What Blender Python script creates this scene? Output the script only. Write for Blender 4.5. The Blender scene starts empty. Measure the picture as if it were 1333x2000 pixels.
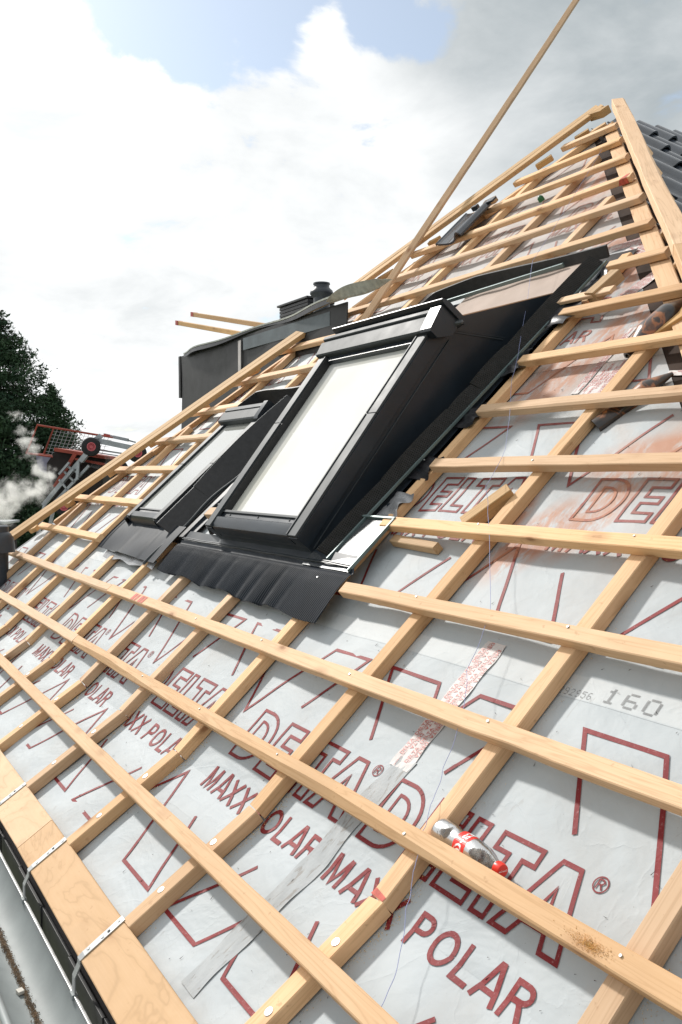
import bpy, bmesh, math, random
import numpy as np
from mathutils import Vector, Matrix
R = math.radians
random.seed(7)
SC = bpy.context.scene
COL = SC.collection

# ------------------------------------------------------------------ camera
cam = bpy.data.objects.new('camera', bpy.data.cameras.new('camera'))
COL.objects.link(cam)
SC.camera = cam
cam.data.sensor_fit = 'VERTICAL'
cam.data.sensor_height = 36.0
cam.data.lens = 1828.2 / 2000 * 36
cam.data.clip_start = 0.02
cam.data.clip_end = 5000
YAW, PITCH = -1.0481, -0.0398
fw = Vector((math.sin(YAW) * math.cos(PITCH), math.cos(YAW) * math.cos(PITCH), math.sin(PITCH)))
cam.location = (0, -1.2831, 0.9168)
cam.rotation_euler = fw.to_track_quat('-Z', 'Y').to_euler()

# ------------------------------------------------------------------ sun and sky
SUNV = Vector((-1.42, -0.27, 1.12)).normalized()      # towards the sun
SUN_EL = math.asin(SUNV.z)
SUN_AZ = math.atan2(SUNV.x, SUNV.y)
sun = bpy.data.objects.new('sun', bpy.data.lights.new('sun', 'SUN'))
COL.objects.link(sun)
sun.data.energy = 3.4
sun.data.angle = R(3.6)
sun.data.color = (1.0, 0.965, 0.91)
sun.rotation_euler = SUNV.to_track_quat('Z', 'Y').to_euler()
SC.view_settings.view_transform = 'Standard'
SC.view_settings.look = 'None'
SC.view_settings.exposure = 0.24
SC.view_settings.gamma = 1.0

W = bpy.data.worlds.new('World')
SC.world = W
W.use_nodes = True
nt = W.node_tree
nt.nodes.clear()
def N_(t, kind, **kw):
    n = t.nodes.new(kind)
    for k, v in kw.items():
        if k.startswith('i_'):
            n.inputs[k[2:].replace('_', ' ')].default_value = v
        else:
            setattr(n, k, v)
    return n
out = N_(nt, 'ShaderNodeOutputWorld')
bg = N_(nt, 'ShaderNodeBackground'); bg.inputs[1].default_value = 0.11
sky = N_(nt, 'ShaderNodeTexSky', sky_type='NISHITA', sun_disc=False)
sky.sun_elevation = SUN_EL
sky.sun_rotation = SUN_AZ
sky.air_density = 1.0; sky.dust_density = 1.5; sky.ozone_density = 1.5
tc = N_(nt, 'ShaderNodeTexCoord')
# flattened cloud-layer coordinates: direction divided by its height
sep = N_(nt, 'ShaderNodeSeparateXYZ'); nt.links.new(tc.outputs['Generated'], sep.inputs[0])
zc = N_(nt, 'ShaderNodeMath', operation='MAXIMUM'); nt.links.new(sep.outputs[2], zc.inputs[0]); zc.inputs[1].default_value = 0.0
zc2 = N_(nt, 'ShaderNodeMath', operation='ADD'); nt.links.new(zc.outputs[0], zc2.inputs[0]); zc2.inputs[1].default_value = 0.22
comb = N_(nt, 'ShaderNodeCombineXYZ')
for i in (0, 1):
    d = N_(nt, 'ShaderNodeMath', operation='DIVIDE')
    nt.links.new(sep.outputs[i], d.inputs[0]); nt.links.new(zc2.outputs[0], d.inputs[1]); nt.links.new(d.outputs[0], comb.inputs[i])
n1 = N_(nt, 'ShaderNodeTexNoise', i_Scale=3.3, i_Detail=11.0, i_Roughness=0.58, i_Distortion=0.25)
nt.links.new(comb.outputs[0], n1.inputs['Vector'])
n2 = N_(nt, 'ShaderNodeTexNoise', i_Scale=1.1, i_Detail=6.0, i_Roughness=0.5)
mp = N_(nt, 'ShaderNodeMapping'); mp.inputs['Location'].default_value = (3.1, 7.7, 0)
nt.links.new(comb.outputs[0], mp.inputs[0]); nt.links.new(mp.outputs[0], n2.inputs['Vector'])
def dirv(az, el):
    a, e = R(az), R(el)
    return (math.sin(a) * math.cos(e), math.cos(a) * math.cos(e), math.sin(e))
def lobe(az, el, inner, outer, amt):
    """how close the view direction is to one cloud gap or cloud bank of the sky"""
    dp = N_(nt, 'ShaderNodeVectorMath', operation='DOT_PRODUCT')
    nt.links.new(tc.outputs['Generated'], dp.inputs[0]); dp.inputs[1].default_value = dirv(az, el)
    mr = N_(nt, 'ShaderNodeMapRange', interpolation_type='SMOOTHSTEP')
    nt.links.new(dp.outputs['Value'], mr.inputs[0])
    mr.inputs[1].default_value = math.cos(R(outer)); mr.inputs[2].default_value = math.cos(R(inner))
    mr.inputs[3].default_value = 0; mr.inputs[4].default_value = amt
    return mr.outputs[0]
def add(a, b, op='ADD'):
    m = N_(nt, 'ShaderNodeMath', operation=op)
    for i, s in enumerate((a, b)):
        if isinstance(s, (int, float)): m.inputs[i].default_value = s
        else: nt.links.new(s, m.inputs[i])
    return m.outputs[0]
gap = lobe(-61.5, 26.5, 0.5, 6.0, 0.34)
for a in ((-72, 26.2, 0.5, 5.5, 0.52), (-67, 27.0, 0.5, 6.0, 0.46), (-56, 25.8, 0.2, 4.0, 0.26), (-57.8, 20.3, 0.2, 2.6, 0.27), (-69.2, 21.8, 0.2, 2.3, 0.24), (-79, 27.5, 1, 4, 0.16)):
    gap = add(gap, lobe(*a))
back = lobe(120, 35, 30, 85, 0.16)                    # more open sky behind the camera
dens = add(add(add(n1.outputs[0], 0.5, 'SUBTRACT'), 1.7, 'MULTIPLY'), add(0.55, add(gap, back), 'SUBTRACT'))
cr = N_(nt, 'ShaderNodeMapRange', interpolation_type='SMOOTHSTEP')
nt.links.new(dens, cr.inputs[0]); cr.inputs[1].default_value = 0.20; cr.inputs[2].default_value = 0.36
# cloud brightness: sunlit white, greyer bases
grey = add(lobe(-45.5, 24.5, 1, 13, 0.80), lobe(-84, 14.0, 0.5, 6, 0.20))
g2 = add(grey, add(lobe(-40, 13.0, 2, 12, 0.25), lobe(-73, 9.0, 0.5, 5, 0.10)))
nn = add(add(n2.outputs[0], 0.5, 'SUBTRACT'), 0.95, 'MULTIPLY')
nn2 = add(add(n1.outputs[0], 0.5, 'SUBTRACT'), 1.5, 'MULTIPLY')
g2 = add(g2, lobe(100, 20, 15, 95, 0.60))  # unseen grey cloud bank, added to darken the timber faces turned that way
shade = add(add(1.0, g2, 'SUBTRACT'), add(nn, nn2))
cm = N_(nt, 'ShaderNodeMix', data_type='RGBA')
mr3 = N_(nt, 'ShaderNodeMapRange'); nt.links.new(shade, mr3.inputs[0])
mr3.inputs[1].default_value = -0.10; mr3.inputs[2].default_value = 1.16
nt.links.new(mr3.outputs[0], cm.inputs[0])
cm.inputs[6].default_value = (3.4, 3.8, 4.0, 1)
cm.inputs[7].default_value = (8.7, 8.8, 8.8, 1)
mx = N_(nt, 'ShaderNodeMix', data_type='RGBA')
sk2 = N_(nt, 'ShaderNodeMix', data_type='RGBA', blend_type='ADD')
sk2.inputs[0].default_value = 1.0
skm = N_(nt, 'ShaderNodeMix', data_type='RGBA', blend_type='MULTIPLY'); skm.inputs[0].default_value = 1.0; skm.inputs[7].default_value = (0.70, 0.82, 0.98, 1)
nt.links.new(sky.outputs[0], skm.inputs[6]); nt.links.new(skm.outputs[2], sk2.inputs[6]); sk2.inputs[7].default_value = (2.1, 1.9, 0.9, 1)
nt.links.new(cr.outputs[0], mx.inputs[0]); nt.links.new(sk2.outputs[2], mx.inputs[6]); nt.links.new(cm.outputs[2], mx.inputs[7])
nt.links.new(mx.outputs[2], bg.inputs[0]); nt.links.new(bg.outputs[0], out.inputs[0])

# ------------------------------------------------------------------ roof geometry
TH, TH2, VK = 0.7377, R(33.5), -0.155
cT, sT, c2, s2 = math.cos(TH), math.sin(TH), math.cos(TH2), math.sin(TH2)
KY, KZ = VK * cT, VK * sT
def S(u, v, n=0.0):
    """point of the roof: u along the eave, v up the slope, n off the surface"""
    if v >= VK:
        return Vector((u, v * cT - n * sT, v * sT + n * cT))
    d = v - VK
    return Vector((u, KY + d * c2 - n * s2, KZ + d * s2 + n * c2))
def SL(u, v, n=0.0):
    d = v - VK
    return Vector((u, KY + d * c2 - n * s2, KZ + d * s2 + n * c2))
def S1(u, v, n=0.0):
    return Vector((u, v * cT - n * sT, v * sT + n * cT))
NU = Vector((0, -sT, cT)); NL = Vector((0, -s2, c2))
TO, TT = 0.045, 0.036          # counter-batten height, batten thickness
hipL = lambda v: -8.60 + 0.74 * v
hipR = lambda v: -0.66 - 0.873 * v

# ------------------------------------------------------------------ materials
def mat(name):
    m = bpy.data.materials.new(name); m.use_nodes = True
    t = m.node_tree; t.nodes.clear()
    o = N_(t, 'ShaderNodeOutputMaterial'); p = N_(t, 'ShaderNodeBsdfPrincipled')
    t.links.new(p.outputs[0], o.inputs[0])
    return m, t, p
def ramp(t, src, stops):
    r = N_(t, 'ShaderNodeValToRGB'); t.links.new(src, r.inputs[0])
    e = r.color_ramp.elements
    while len(e) < len(stops): e.new(0.5)
    for i, (p, c) in enumerate(stops):
        e[i].position = p
        e[i].color = c if len(c) == 4 else (*c, 1)
    return r.outputs[0]
def mixc(t, f, a, b, bt='MIX'):
    m = N_(t, 'ShaderNodeMix', data_type='RGBA', blend_type=bt)
    for i, s in ((0, f), (6, a), (7, b)):
        if isinstance(s, (int, float)): m.inputs[i].default_value = s
        elif isinstance(s, tuple): m.inputs[i].default_value = (*s, 1)[:4]
        else: t.links.new(s, m.inputs[i])
    return m.outputs[2]
def mth(t, op, a, b=0.0, clamp=False):
    m = N_(t, 'ShaderNodeMath', operation=op); m.use_clamp = clamp
    for i, s in enumerate((a, b)):
        if isinstance(s, (int, float)): m.inputs[i].default_value = s
        else: t.links.new(s, m.inputs[i])
    return m.outputs[0]
def sstep(t, x, a, b, lo=0.0, hi=1.0):
    r = N_(t, 'ShaderNodeMapRange', interpolation_type='SMOOTHSTEP'); t.links.new(x, r.inputs[0])
    r.inputs[1].default_value = a; r.inputs[2].default_value = b; r.inputs[3].default_value = lo; r.inputs[4].default_value = hi
    return r.outputs[0]
def noise(t, vec, scale, detail=4, rough=0.55, dist=0.0, mapscale=None, loc=None):
    if mapscale or loc:
        mpn = N_(t, 'ShaderNodeMapping'); t.links.new(vec, mpn.inputs[0])
        if mapscale: mpn.inputs['Scale'].default_value = mapscale
        if loc: mpn.inputs['Location'].default_value = loc
        vec = mpn.outputs[0]
    n = N_(t, 'ShaderNodeTexNoise', i_Scale=scale, i_Detail=detail, i_Roughness=rough, i_Distortion=dist)
    t.links.new(vec, n.inputs['Vector'])
    return n.outputs[0]
def bump(t, p, h, strength, dist=0.01):
    b = N_(t, 'ShaderNodeBump'); b.inputs['Strength'].default_value = strength; b.inputs['Distance'].default_value = dist
    t.links.new(h, b.inputs['Height']); t.links.new(b.outputs[0], p.inputs['Normal'])
def simple(name, col, rough=0.5, metal=0.0, var=0.25, scale=6.0, bmp=0.15, bscale=60, coat=0.0, spec=0.5):
    m, t, p = mat(name); p.inputs['Specular IOR Level'].default_value = spec
    tcn = N_(t, 'ShaderNodeTexCoord'); v = tcn.outputs['Object']
    n = noise(t, v, scale, 5)
    dark = tuple(c * (1 - var) for c in col); lite = tuple(min(1, c * (1 + var)) for c in col)
    t.links.new(ramp(t, n, [(0.3, dark), (0.7, lite)]), p.inputs['Base Color'])
    p.inputs['Metallic'].default_value = metal
    rr = N_(t, 'ShaderNodeMapRange'); t.links.new(noise(t, v, scale * 2.3, 4), rr.inputs[0])
    rr.inputs[3].default_value = max(0.02, rough - 0.1); rr.inputs[4].default_value = min(1, rough + 0.12)
    t.links.new(rr.outputs[0], p.inputs['Roughness'])
    if coat: p.inputs['Coat Weight'].default_value = coat; p.inputs['Coat Roughness'].default_value = 0.05
    if bmp: bump(t, p, noise(t, v, bscale, 4), bmp, 0.002)
    return m
def wood(name, light, mid, dark, knots=0.5, seed=0.0, ply=False):
    m, t, p = mat(name)
    tcn = N_(t, 'ShaderNodeTexCoord'); oi = N_(t, 'ShaderNodeObjectInfo')
    va = N_(t, 'ShaderNodeVectorMath', operation='MULTIPLY_ADD')
    cmb = N_(t, 'ShaderNodeCombineXYZ')
    for i, k in enumerate((37.0, 11.0, 5.0)):
        t.links.new(mth(t, 'MULTIPLY', oi.outputs['Random'], k), cmb.inputs[i])
    t.links.new(cmb.outputs[0], va.inputs[2]); t.links.new(tcn.outputs['Object'], va.inputs[0]); va.inputs[1].default_value = (1, 1, 1)
    v = va.outputs[0]
    big = noise(t, v, 1.0, 3, 0.5, mapscale=(1.3, 4, 4))
    if ply:
        dn = noise(t, v, 1.0, 4, 0.5, 0.6, mapscale=(1.6, 5.0, 5.0))
        wv = mth(t, 'FRACT', mth(t, 'MULTIPLY', dn, 10.0))
        g = mth(t, 'ABSOLUTE', mth(t, 'SUBTRACT', wv, 0.5))
        grain = mth(t, 'ADD', mth(t, 'MULTIPLY', g, 0.5), mth(t, 'MULTIPLY', noise(t, v, 1, 6, 0.6, mapscale=(6, 160, 160)), 0.7))
    else:
        wn = noise(t, v, 1.0, 3, 0.5, 0.4, mapscale=(0.9, 22, 22))
        wv = mth(t, 'FRACT', mth(t, 'MULTIPLY', wn, 9.0))
        g = mth(t, 'ABSOLUTE', mth(t, 'SUBTRACT', wv, 0.5))
        grain = mth(t, 'ADD', mth(t, 'MULTIPLY', g, 0.55), mth(t, 'MULTIPLY', noise(t, v, 1, 6, 0.65, mapscale=(5, 130, 130)), 0.6))
    c = mixc(t, grain, mid, light)
    if ply:
        ln_ = sstep(t, g, 0.0, 0.12, 0.26, 0.0); c = mixc(t, ln_, c, tuple(0.6 * a for a in mid))
    else:
        ln_ = sstep(t, g, 0.0, 0.14, 0.36, 0.0); c = mixc(t, ln_, c, tuple(0.7 * a for a in mid))
    bm = N_(t, 'ShaderNodeMapRange'); t.links.new(big, bm.inputs[0]); bm.inputs[1].default_value = 0.35; bm.inputs[2].default_value = 0.7
    bm.inputs[3].default_value = 0; bm.inputs[4].default_value = 0.5
    c = mixc(t, bm.outputs[0], c, mid)
    # per-piece tone
    tn = N_(t, 'ShaderNodeMapRange'); t.links.new(oi.outputs['Random'], tn.inputs[0]); tn.inputs[3].default_value = 0.76; tn.inputs[4].default_value = 1.12
    hv = N_(t, 'ShaderNodeHueSaturation'); t.links.new(c, hv.inputs['Color']); t.links.new(tn.outputs[0], hv.inputs['Value'])
    sat = N_(t, 'ShaderNodeMapRange'); t.links.new(mth(t, 'FRACT', mth(t, 'MULTIPLY', oi.outputs['Random'], 7.3)), sat.inputs[0]); sat.inputs[3].default_value = 0.9; sat.inputs[4].default_value = 1.1
    t.links.new(sat.outputs[0], hv.inputs['Saturation'])
    c = hv.outputs[0]
    # knots
    mk = N_(t, 'ShaderNodeMapping'); t.links.new(v, mk.inputs[0]); mk.inputs['Scale'].default_value = (3.3, 8.0, 8.0)
    vo = N_(t, 'ShaderNodeTexVoronoi'); t.links.new(mk.outputs[0], vo.inputs['Vector']); vo.inputs['Scale'].default_value = 1.0
    kr = ramp(t, mth(t, 'ADD', vo.outputs['Distance'], mth(t, 'MULTIPLY', noise(t, v, 60, 2), 0.05)), [(0.085, (1, 1, 1)), (0.13, (0.40, 0.40, 0.40)), (0.25, (0, 0, 0))])
    c = mixc(t, mth(t, 'MULTIPLY', kr, knots), c, dark)
    # dirt specks and scuffs
    sp = ramp(t, noise(t, v, 34, 3, 0.6), [(0.66, (0, 0, 0)), (0.72, (1, 1, 1))])
    c = mixc(t, mth(t, 'MULTIPLY', sp, 0.28), c, dark)
    st = ramp(t, noise(t, v, 5.0, 5, 0.6, mapscale=(0.6, 1, 1)), [(0.5, (0, 0, 0)), (0.75, (1, 1, 1))])
    c = mixc(t, mth(t, 'MULTIPLY', st, 0.30), c, tuple(0.62 * a for a in mid))
    t.links.new(c, p.inputs['Base Color'])
    p.inputs['Roughness'].default_value = 0.72
    p.inputs['Specular IOR Level'].default_value = 0.25
    bump(t, p, mth(t, 'ADD', noise(t, v, 1, 6, 0.7, mapscale=(25, 160, 160)), mth(t, 'MULTIPLY', noise(t, v, 90, 3), 0.6)), 0.18, 0.0010)
    return m
M = {}
M['wood'] = wood('pine', (0.87, 0.62, 0.40), (0.68, 0.425, 0.235), (0.26, 0.11, 0.045), 0.8)
M['wood_side'] = wood('pine_weathered', (0.70, 0.47, 0.25), (0.52, 0.32, 0.15), (0.22, 0.10, 0.04))
M['ply'] = wood('eave_plank_wood', (0.72, 0.505, 0.325), (0.60, 0.395, 0.23), (0.36, 0.19, 0.09), 0.6, ply=True)
M['anth'] = simple('anthracite_metal', (0.020, 0.027, 0.036), 0.32, 0.0, 0.3, 2.5, 0.06, 9)
M['anth_l'] = simple('grey_metal_reflect_tone', (0.060, 0.067, 0.073), 0.50, 0.0, 0.15, 3, 0.03, spec=0.17)  # lighter than the anthracite: reflected sky on the side covers put into the colour
M['anth_s'] = simple('satin_grey_flashing', (0.075, 0.08, 0.085), 0.26, 0.3, 0.15, 4, 0.03, 30)
M['foam'] = simple('black_foam', (0.022, 0.021, 0.022), 0.55, 0, 0.3, 30, 0.2, 200)
M['blackfoil'] = simple('black_foil', (0.022, 0.021, 0.024), 0.32, 0, 0.3, 8, 0.9, 18)
M['teal'] = simple('grey_green_metal_edge', (0.14, 0.19, 0.19), 0.4, 0.3, 0.1)
M['lead'] = simple('pleated_lead_flashing', (0.014, 0.019, 0.027), 0.50, 0.0, 0.25, 5, 0.0, 40, spec=0.10)
M['zinc'] = simple('zinc', (0.24, 0.265, 0.265), 0.60, 0.0, 0.22, 3, 0.1, 40)
M['steel'] = simple('galvanised_steel', (0.46, 0.47, 0.47), 0.36, 0.7, 0.18, 14, 0.1, 60)
M['slate'] = simple('dark_fascia_slate', (0.035, 0.035, 0.038), 0.45, 0, 0.2, 4, 0.1)
M['brown_under'] = simple('brown_black_underlay', (0.050, 0.034, 0.027), 0.8, 0, 0.35, 5, 0.4, 30, spec=0.1)
M['pipe'] = simple('dark_grey_plastic', (0.035, 0.042, 0.052), 0.4, 0, 0.12, 6, 0.05)
M['tile'] = simple('anthracite_glazed_tile', (0.048, 0.058, 0.074), 0.25, 0, 0.3, 10, 0.10, 60, coat=0.5)
M['shard_old'] = simple('brown_black_fired_clay', (0.10, 0.05, 0.028), 0.3, 0, 0.75, 12, 0.2, 50, coat=0.3)
M['membrane_black'] = simple('black_wall_membrane', (0.013, 0.0125, 0.013), 0.5, 0, 0.6, 2.5, 1.0, 7)
M['felt'] = simple('grey_green_roof_felt', (0.42, 0.44, 0.40), 0.9, 0, 0.25, 25, 0.6, 150)
M['string'] = simple('blue_violet_string', (0.30, 0.33, 0.55), 0.7, 0, 0.1, 5, 0)
M['redpaint'] = simple('red_spray_paint', (0.52, 0.10, 0.07), 0.7, 0, 0.3, 60, 0.2)
M['reddark'] = simple('faded_red_end_paint', (0.42, 0.07, 0.06), 0.7, 0, 0.3, 30, 0.2)
M['sawdust'] = simple('sawdust', (0.78, 0.52, 0.24), 0.95, 0, 0.35, 60, 0.2)
M['orange'] = simple('orange_red_hoist_steel', (0.30, 0.05, 0.028), 0.6, 0, 0.3, 4, 0.1)
M['alu'] = simple('grey_aluminium', (0.38, 0.40, 0.42), 0.4, 0.5, 0.15, 6, 0.1)
M['rubber'] = simple('tyre_rubber', (0.018, 0.018, 0.02), 0.8, 0, 0.2, 8, 0.3)
M['pink'] = simple('faded_red_rim', (0.55, 0.12, 0.14), 0.5, 0, 0.15)
M['dark'] = simple('dark_underside', (0.02, 0.015, 0.014), 0.8, 0, 0.3)
M['wall'] = simple('render_wall', (0.55, 0.53, 0.49), 0.9, 0, 0.1, 3, 0.3, 40)
M['bark'] = simple('bark', (0.06, 0.045, 0.035), 0.9, 0, 0.3, 6, 0.5, 30)
M['cap'] = simple('red_bottle_cap', (0.75, 0.03, 0.015), 0.35, 0, 0.05, 20, 0.05)
M['green'] = simple('green_plastic', (0.015, 0.12, 0.04), 0.35, 0, 0.1)
M['ground'] = simple('ground_grass', (0.07, 0.09, 0.035), 0.95, 0, 0.5, 0.4, 0.5, 4)
M['pavement'] = simple('pavement_concrete', (0.3, 0.3, 0.29), 0.9, 0, 0.2, 2, 0.3, 30)
M['whiteline'] = simple('white_backing_edge', (0.6, 0.6, 0.6), 0.6, 0, 0.1)

def m_leaf():
    m, t, p = mat('conifer_needles')
    tcn = N_(t, 'ShaderNodeTexCoord')
    n = noise(t, tcn.outputs['Object'], 1.3, 4)
    t.links.new(ramp(t, n, [(0.3, (0.018, 0.044, 0.027)), (0.7, (0.062, 0.108, 0.052))]), p.inputs['Base Color'])
    p.inputs['Roughness'].default_value = 0.7; p.inputs['Specular IOR Level'].default_value = 0.2
    return m
M['leaf'] = m_leaf()

def roofcoords(t):
    geo = N_(t, 'ShaderNodeNewGeometry')
    sp = N_(t, 'ShaderNodeSeparateXYZ'); t.links.new(geo.outputs['Position'], sp.inputs[0])
    v = mth(t, 'ADD', mth(t, 'MULTIPLY', sp.outputs[1], cT), mth(t, 'MULTIPLY', sp.outputs[2], sT))
    cb = N_(t, 'ShaderNodeCombineXYZ'); t.links.new(sp.outputs[0], cb.inputs[0]); t.links.new(v, cb.inputs[1])
    return cb.outputs[0], sp.outputs[0], v
def spot(t, uv, cu, cv, ru, rv, rot=0.0):
    mpn = N_(t, 'ShaderNodeMapping', vector_type='TEXTURE'); t.links.new(uv, mpn.inputs[0])
    mpn.inputs['Location'].default_value = (cu, cv, 0); mpn.inputs['Scale'].default_value = (ru, rv, 1); mpn.inputs['Rotation'].default_value = (0, 0, rot)
    ln = N_(t, 'ShaderNodeVectorMath', operation='LENGTH'); t.links.new(mpn.outputs[0], ln.inputs[0])
    return sstep(t, ln.outputs['Value'], 0.15, 1.0, 1.0, 0.0)
def stains(t, uv, u, v):
    """brick dust and rust-coloured dirt trodden onto the membrane near the right hip and the top"""
    fine = noise(t, uv, 14, 8, 0.72, 0.4, mapscale=(1.0, 0.45, 1))
    mid = noise(t, uv, 2.2, 6, 0.62, 0.3)
    areas = None
    for a in ((-2.32, 1.06, 0.16, 0.30, -0.5), (-2.52, 1.14, 0.12, 0.2, 0), (-2.95, 1.98, 0.26, 0.42, -0.25), (-2.80, 2.26, 0.2, 0.3, -0.7), (-2.15, 1.2, 0.14, 0.3, -0.2),
              (-3.3, 3.15, 0.5, 0.18, 0.1), (-3.35, 3.55, 0.5, 0.2, 0.2), (-4.2, 4.0, 0.45, 0.3, 0), (-2.0, 1.45, 0.5, 0.18, 0.2), (-3.9, 3.62, 0.45, 0.12, 0.1), (-4.4, 4.45, 0.3, 0.3, 0), (-3.1, 2.75, 0.25, 0.25, 0)):
        s_ = spot(t, uv, *a)
        areas = s_ if areas is None else mth(t, 'MAXIMUM', areas, s_)
    strong = mth(t, 'MULTIPLY', mth(t, 'MULTIPLY', areas, 1.6, True), sstep(t, fine, 0.36, 0.56))
    wide = mth(t, 'MULTIPLY', sstep(t, mid, 0.42, 0.68), mth(t, 'MAXIMUM', mth(t, 'MULTIPLY', sstep(t, v, 0.55, 1.7), sstep(t, u, -3.6, -2.3)), sstep(t, v, 2.6, 3.4)))
    wide = mth(t, 'MAXIMUM', wide, sstep(t, v, 2.7, 3.6, 0.0, 0.75))
    return strong, wide
def m_membrane(prt=False):
    m, t, p = mat('printed_red_ink' if prt else 'pale_grey_membrane')
    uv, u, v = roofcoords(t)
    n = noise(t, uv, 5, 6, 0.6)
    if prt:
        c = ramp(t, n, [(0.3, (0.17, 0.014, 0.018)), (0.7, (0.24, 0.026, 0.028))])
        wear = sstep(t, noise(t, uv, 120, 3, 0.7), 0.56, 0.72)
        c = mixc(t, mth(t, 'MULTIPLY', wear, 0.55), c, (0.42, 0.24, 0.24))
        fade = mth(t, 'MULTIPLY', sstep(t, v, 0.6, 2.2), sstep(t, noise(t, uv, 9, 4), 0.3, 0.7, 0.2, 0.75))
        c = mixc(t, fade, c, (0.36, 0.17, 0.16))
    else:
        c = ramp(t, n, [(0.25, (0.405, 0.440, 0.460)), (0.75, (0.465, 0.497, 0.512))])
        rl = mth(t, 'FRACT', mth(t, 'MULTIPLY', mth(t, 'SUBTRACT', v, 0.525), 1 / 1.5))
        lap = mth(t, 'MULTIPLY', sstep(t, rl, 0.0, 0.004), sstep(t, rl, 0.045, 0.05, 1.0, 0.0))
        c = mixc(t, mth(t, 'MULTIPLY', lap, 0.75), c, (0.53, 0.55, 0.555))
        smudge = sstep(t, noise(t, uv, 1.7, 7, 0.65, 0.5), 0.48, 0.75)
        c = mixc(t, mth(t, 'MULTIPLY', smudge, 0.55), c, (0.37, 0.355, 0.335))
        sc = sstep(t, noise(t, uv, 40, 4, 0.6, 1.0, mapscale=(1, 0.25, 1)), 0.66, 0.74)
        c = mixc(t, mth(t, 'MULTIPLY', sc, 0.35), c, (0.30, 0.29, 0.28))
        spk = sstep(t, noise(t, uv, 150, 2, 0.5), 0.73, 0.77)
        c = mixc(t, mth(t, 'MULTIPLY', spk, 0.6), c, (0.22, 0.20, 0.18))
    strong, wide = stains(t, uv, u, v)
    c = mixc(t, mth(t, 'MULTIPLY', wide, 0.62), c, (0.47, 0.35, 0.28))
    c = mixc(t, mth(t, 'MULTIPLY', strong, 0.80), c, (0.44, 0.20, 0.11))
    t.links.new(c, p.inputs['Base Color'])
    p.inputs['Roughness'].default_value = 0.6; p.inputs['Specular IOR Level'].default_value = 0.22
    h1 = noise(t, uv, 3.2, 3, 0.5, 0.8, mapscale=(1, 1.4, 1))
    h2 = noise(t, uv, 11, 4, 0.6, 0.6)
    wr = noise(t, uv, 1.6, 5, 0.55, 2.2)
    crease = mth(t, 'POWER', mth(t, 'SUBTRACT', 1.0, mth(t, 'ABSOLUTE', mth(t, 'MULTIPLY', mth(t, 'SUBTRACT', wr, 0.5), 9.0)), True), 6.0)
    hh = mth(t, 'ADD', mth(t, 'ADD', h1, mth(t, 'MULTIPLY', h2, 0.22)), mth(t, 'MULTIPLY', crease, 0.05))
    bump(t, p, hh, 0.60, 0.015)
    return m
M['membrane'] = m_membrane(); M['ink'] = m_membrane(True)
M['dots'] = simple('dark_dot_matrix_ink', (0.16, 0.16, 0.165), 0.7, 0, 0.1, 5, 0)
M['tape_w'] = simple('white_printed_tape', (0.60, 0.56, 0.545), 0.6, 0, 0.12, 12, 0.5, 40)
M['tape_red'] = simple('red_tape_ink', (0.48, 0.12, 0.10), 0.5, 0, 0.25, 90, 0)
def m_shard():
    m, t, p = mat('brown_black_glazed_clay')
    tcn = N_(t, 'ShaderNodeTexCoord')
    n = noise(t, tcn.outputs['Object'], 10, 4, 0.5, 1.0)
    t.links.new(ramp(t, n, [(0.38, (0.018, 0.015, 0.014)), (0.50, (0.05, 0.028, 0.018)), (0.56, (0.34, 0.12, 0.035)), (0.62, (0.10, 0.045, 0.025)), (0.75, (0.03, 0.02, 0.018))]), p.inputs['Base Color'])
    p.inputs['Roughness'].default_value = 0.28; p.inputs['Coat Weight'].default_value = 0.4
    return m
M['shard'] = m_shard()
def m_greytape():
    m, t, p = mat('grey_dusty_tape')
    uv, u, v = roofcoords(t)
    c = ramp(t, noise(t, uv, 7, 6, 0.65, 0.6), [(0.3, (0.34, 0.36, 0.37)), (0.7, (0.43, 0.445, 0.45))])
    c = mixc(t, mth(t, 'MULTIPLY', sstep(t, noise(t, uv, 55, 5, 0.6, 0.5, mapscale=(1, 0.3, 1)), 0.56, 0.64), 0.55), c, (0.20, 0.17, 0.14))
    t.links.new(c, p.inputs['Base Color']); p.inputs['Roughness'].default_value = 0.65; p.inputs['Specular IOR Level'].default_value = 0.2
    bump(t, p, noise(t, uv, 28, 5, 0.7, 0.6), 0.4, 0.003)
    return m
M['greytape'] = m_greytape()
def m_glass(name, col, rough=0.03):
    m, t, p = mat(name)
    tcn = N_(t, 'ShaderNodeTexCoord')
    n = noise(t, tcn.outputs['Object'], 2.5, 4, 0.5)
    t.links.new(ramp(t, n, [(0.35, tuple(0.95 * a * b for a, b in zip(col, (1, 0.985, 0.92)))), (0.65, col)]), p.inputs['Base Color'])
    p.inputs['Roughness'].default_value = rough; p.inputs['Coat Weight'].default_value = 1.0; p.inputs['Coat Roughness'].default_value = 0.01
    p.inputs['IOR'].default_value = 1.7
    return m
M['pane_big'] = m_glass('window_glass_over_white_blind', (0.80, 0.80, 0.775))
M['pane_small'] = m_glass('window_glass_over_grey_blind', (0.42, 0.43, 0.42))
M['film'] = simple('beige_protective_film', (0.42, 0.33, 0.275), 0.8, 0.0, 0.10, 4, 0.5, 10)
M['foil'] = simple('crumpled_grey_foil', (0.34, 0.34, 0.35), 0.25, 0.3, 0.3, 10, 1.0, 16)

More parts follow.
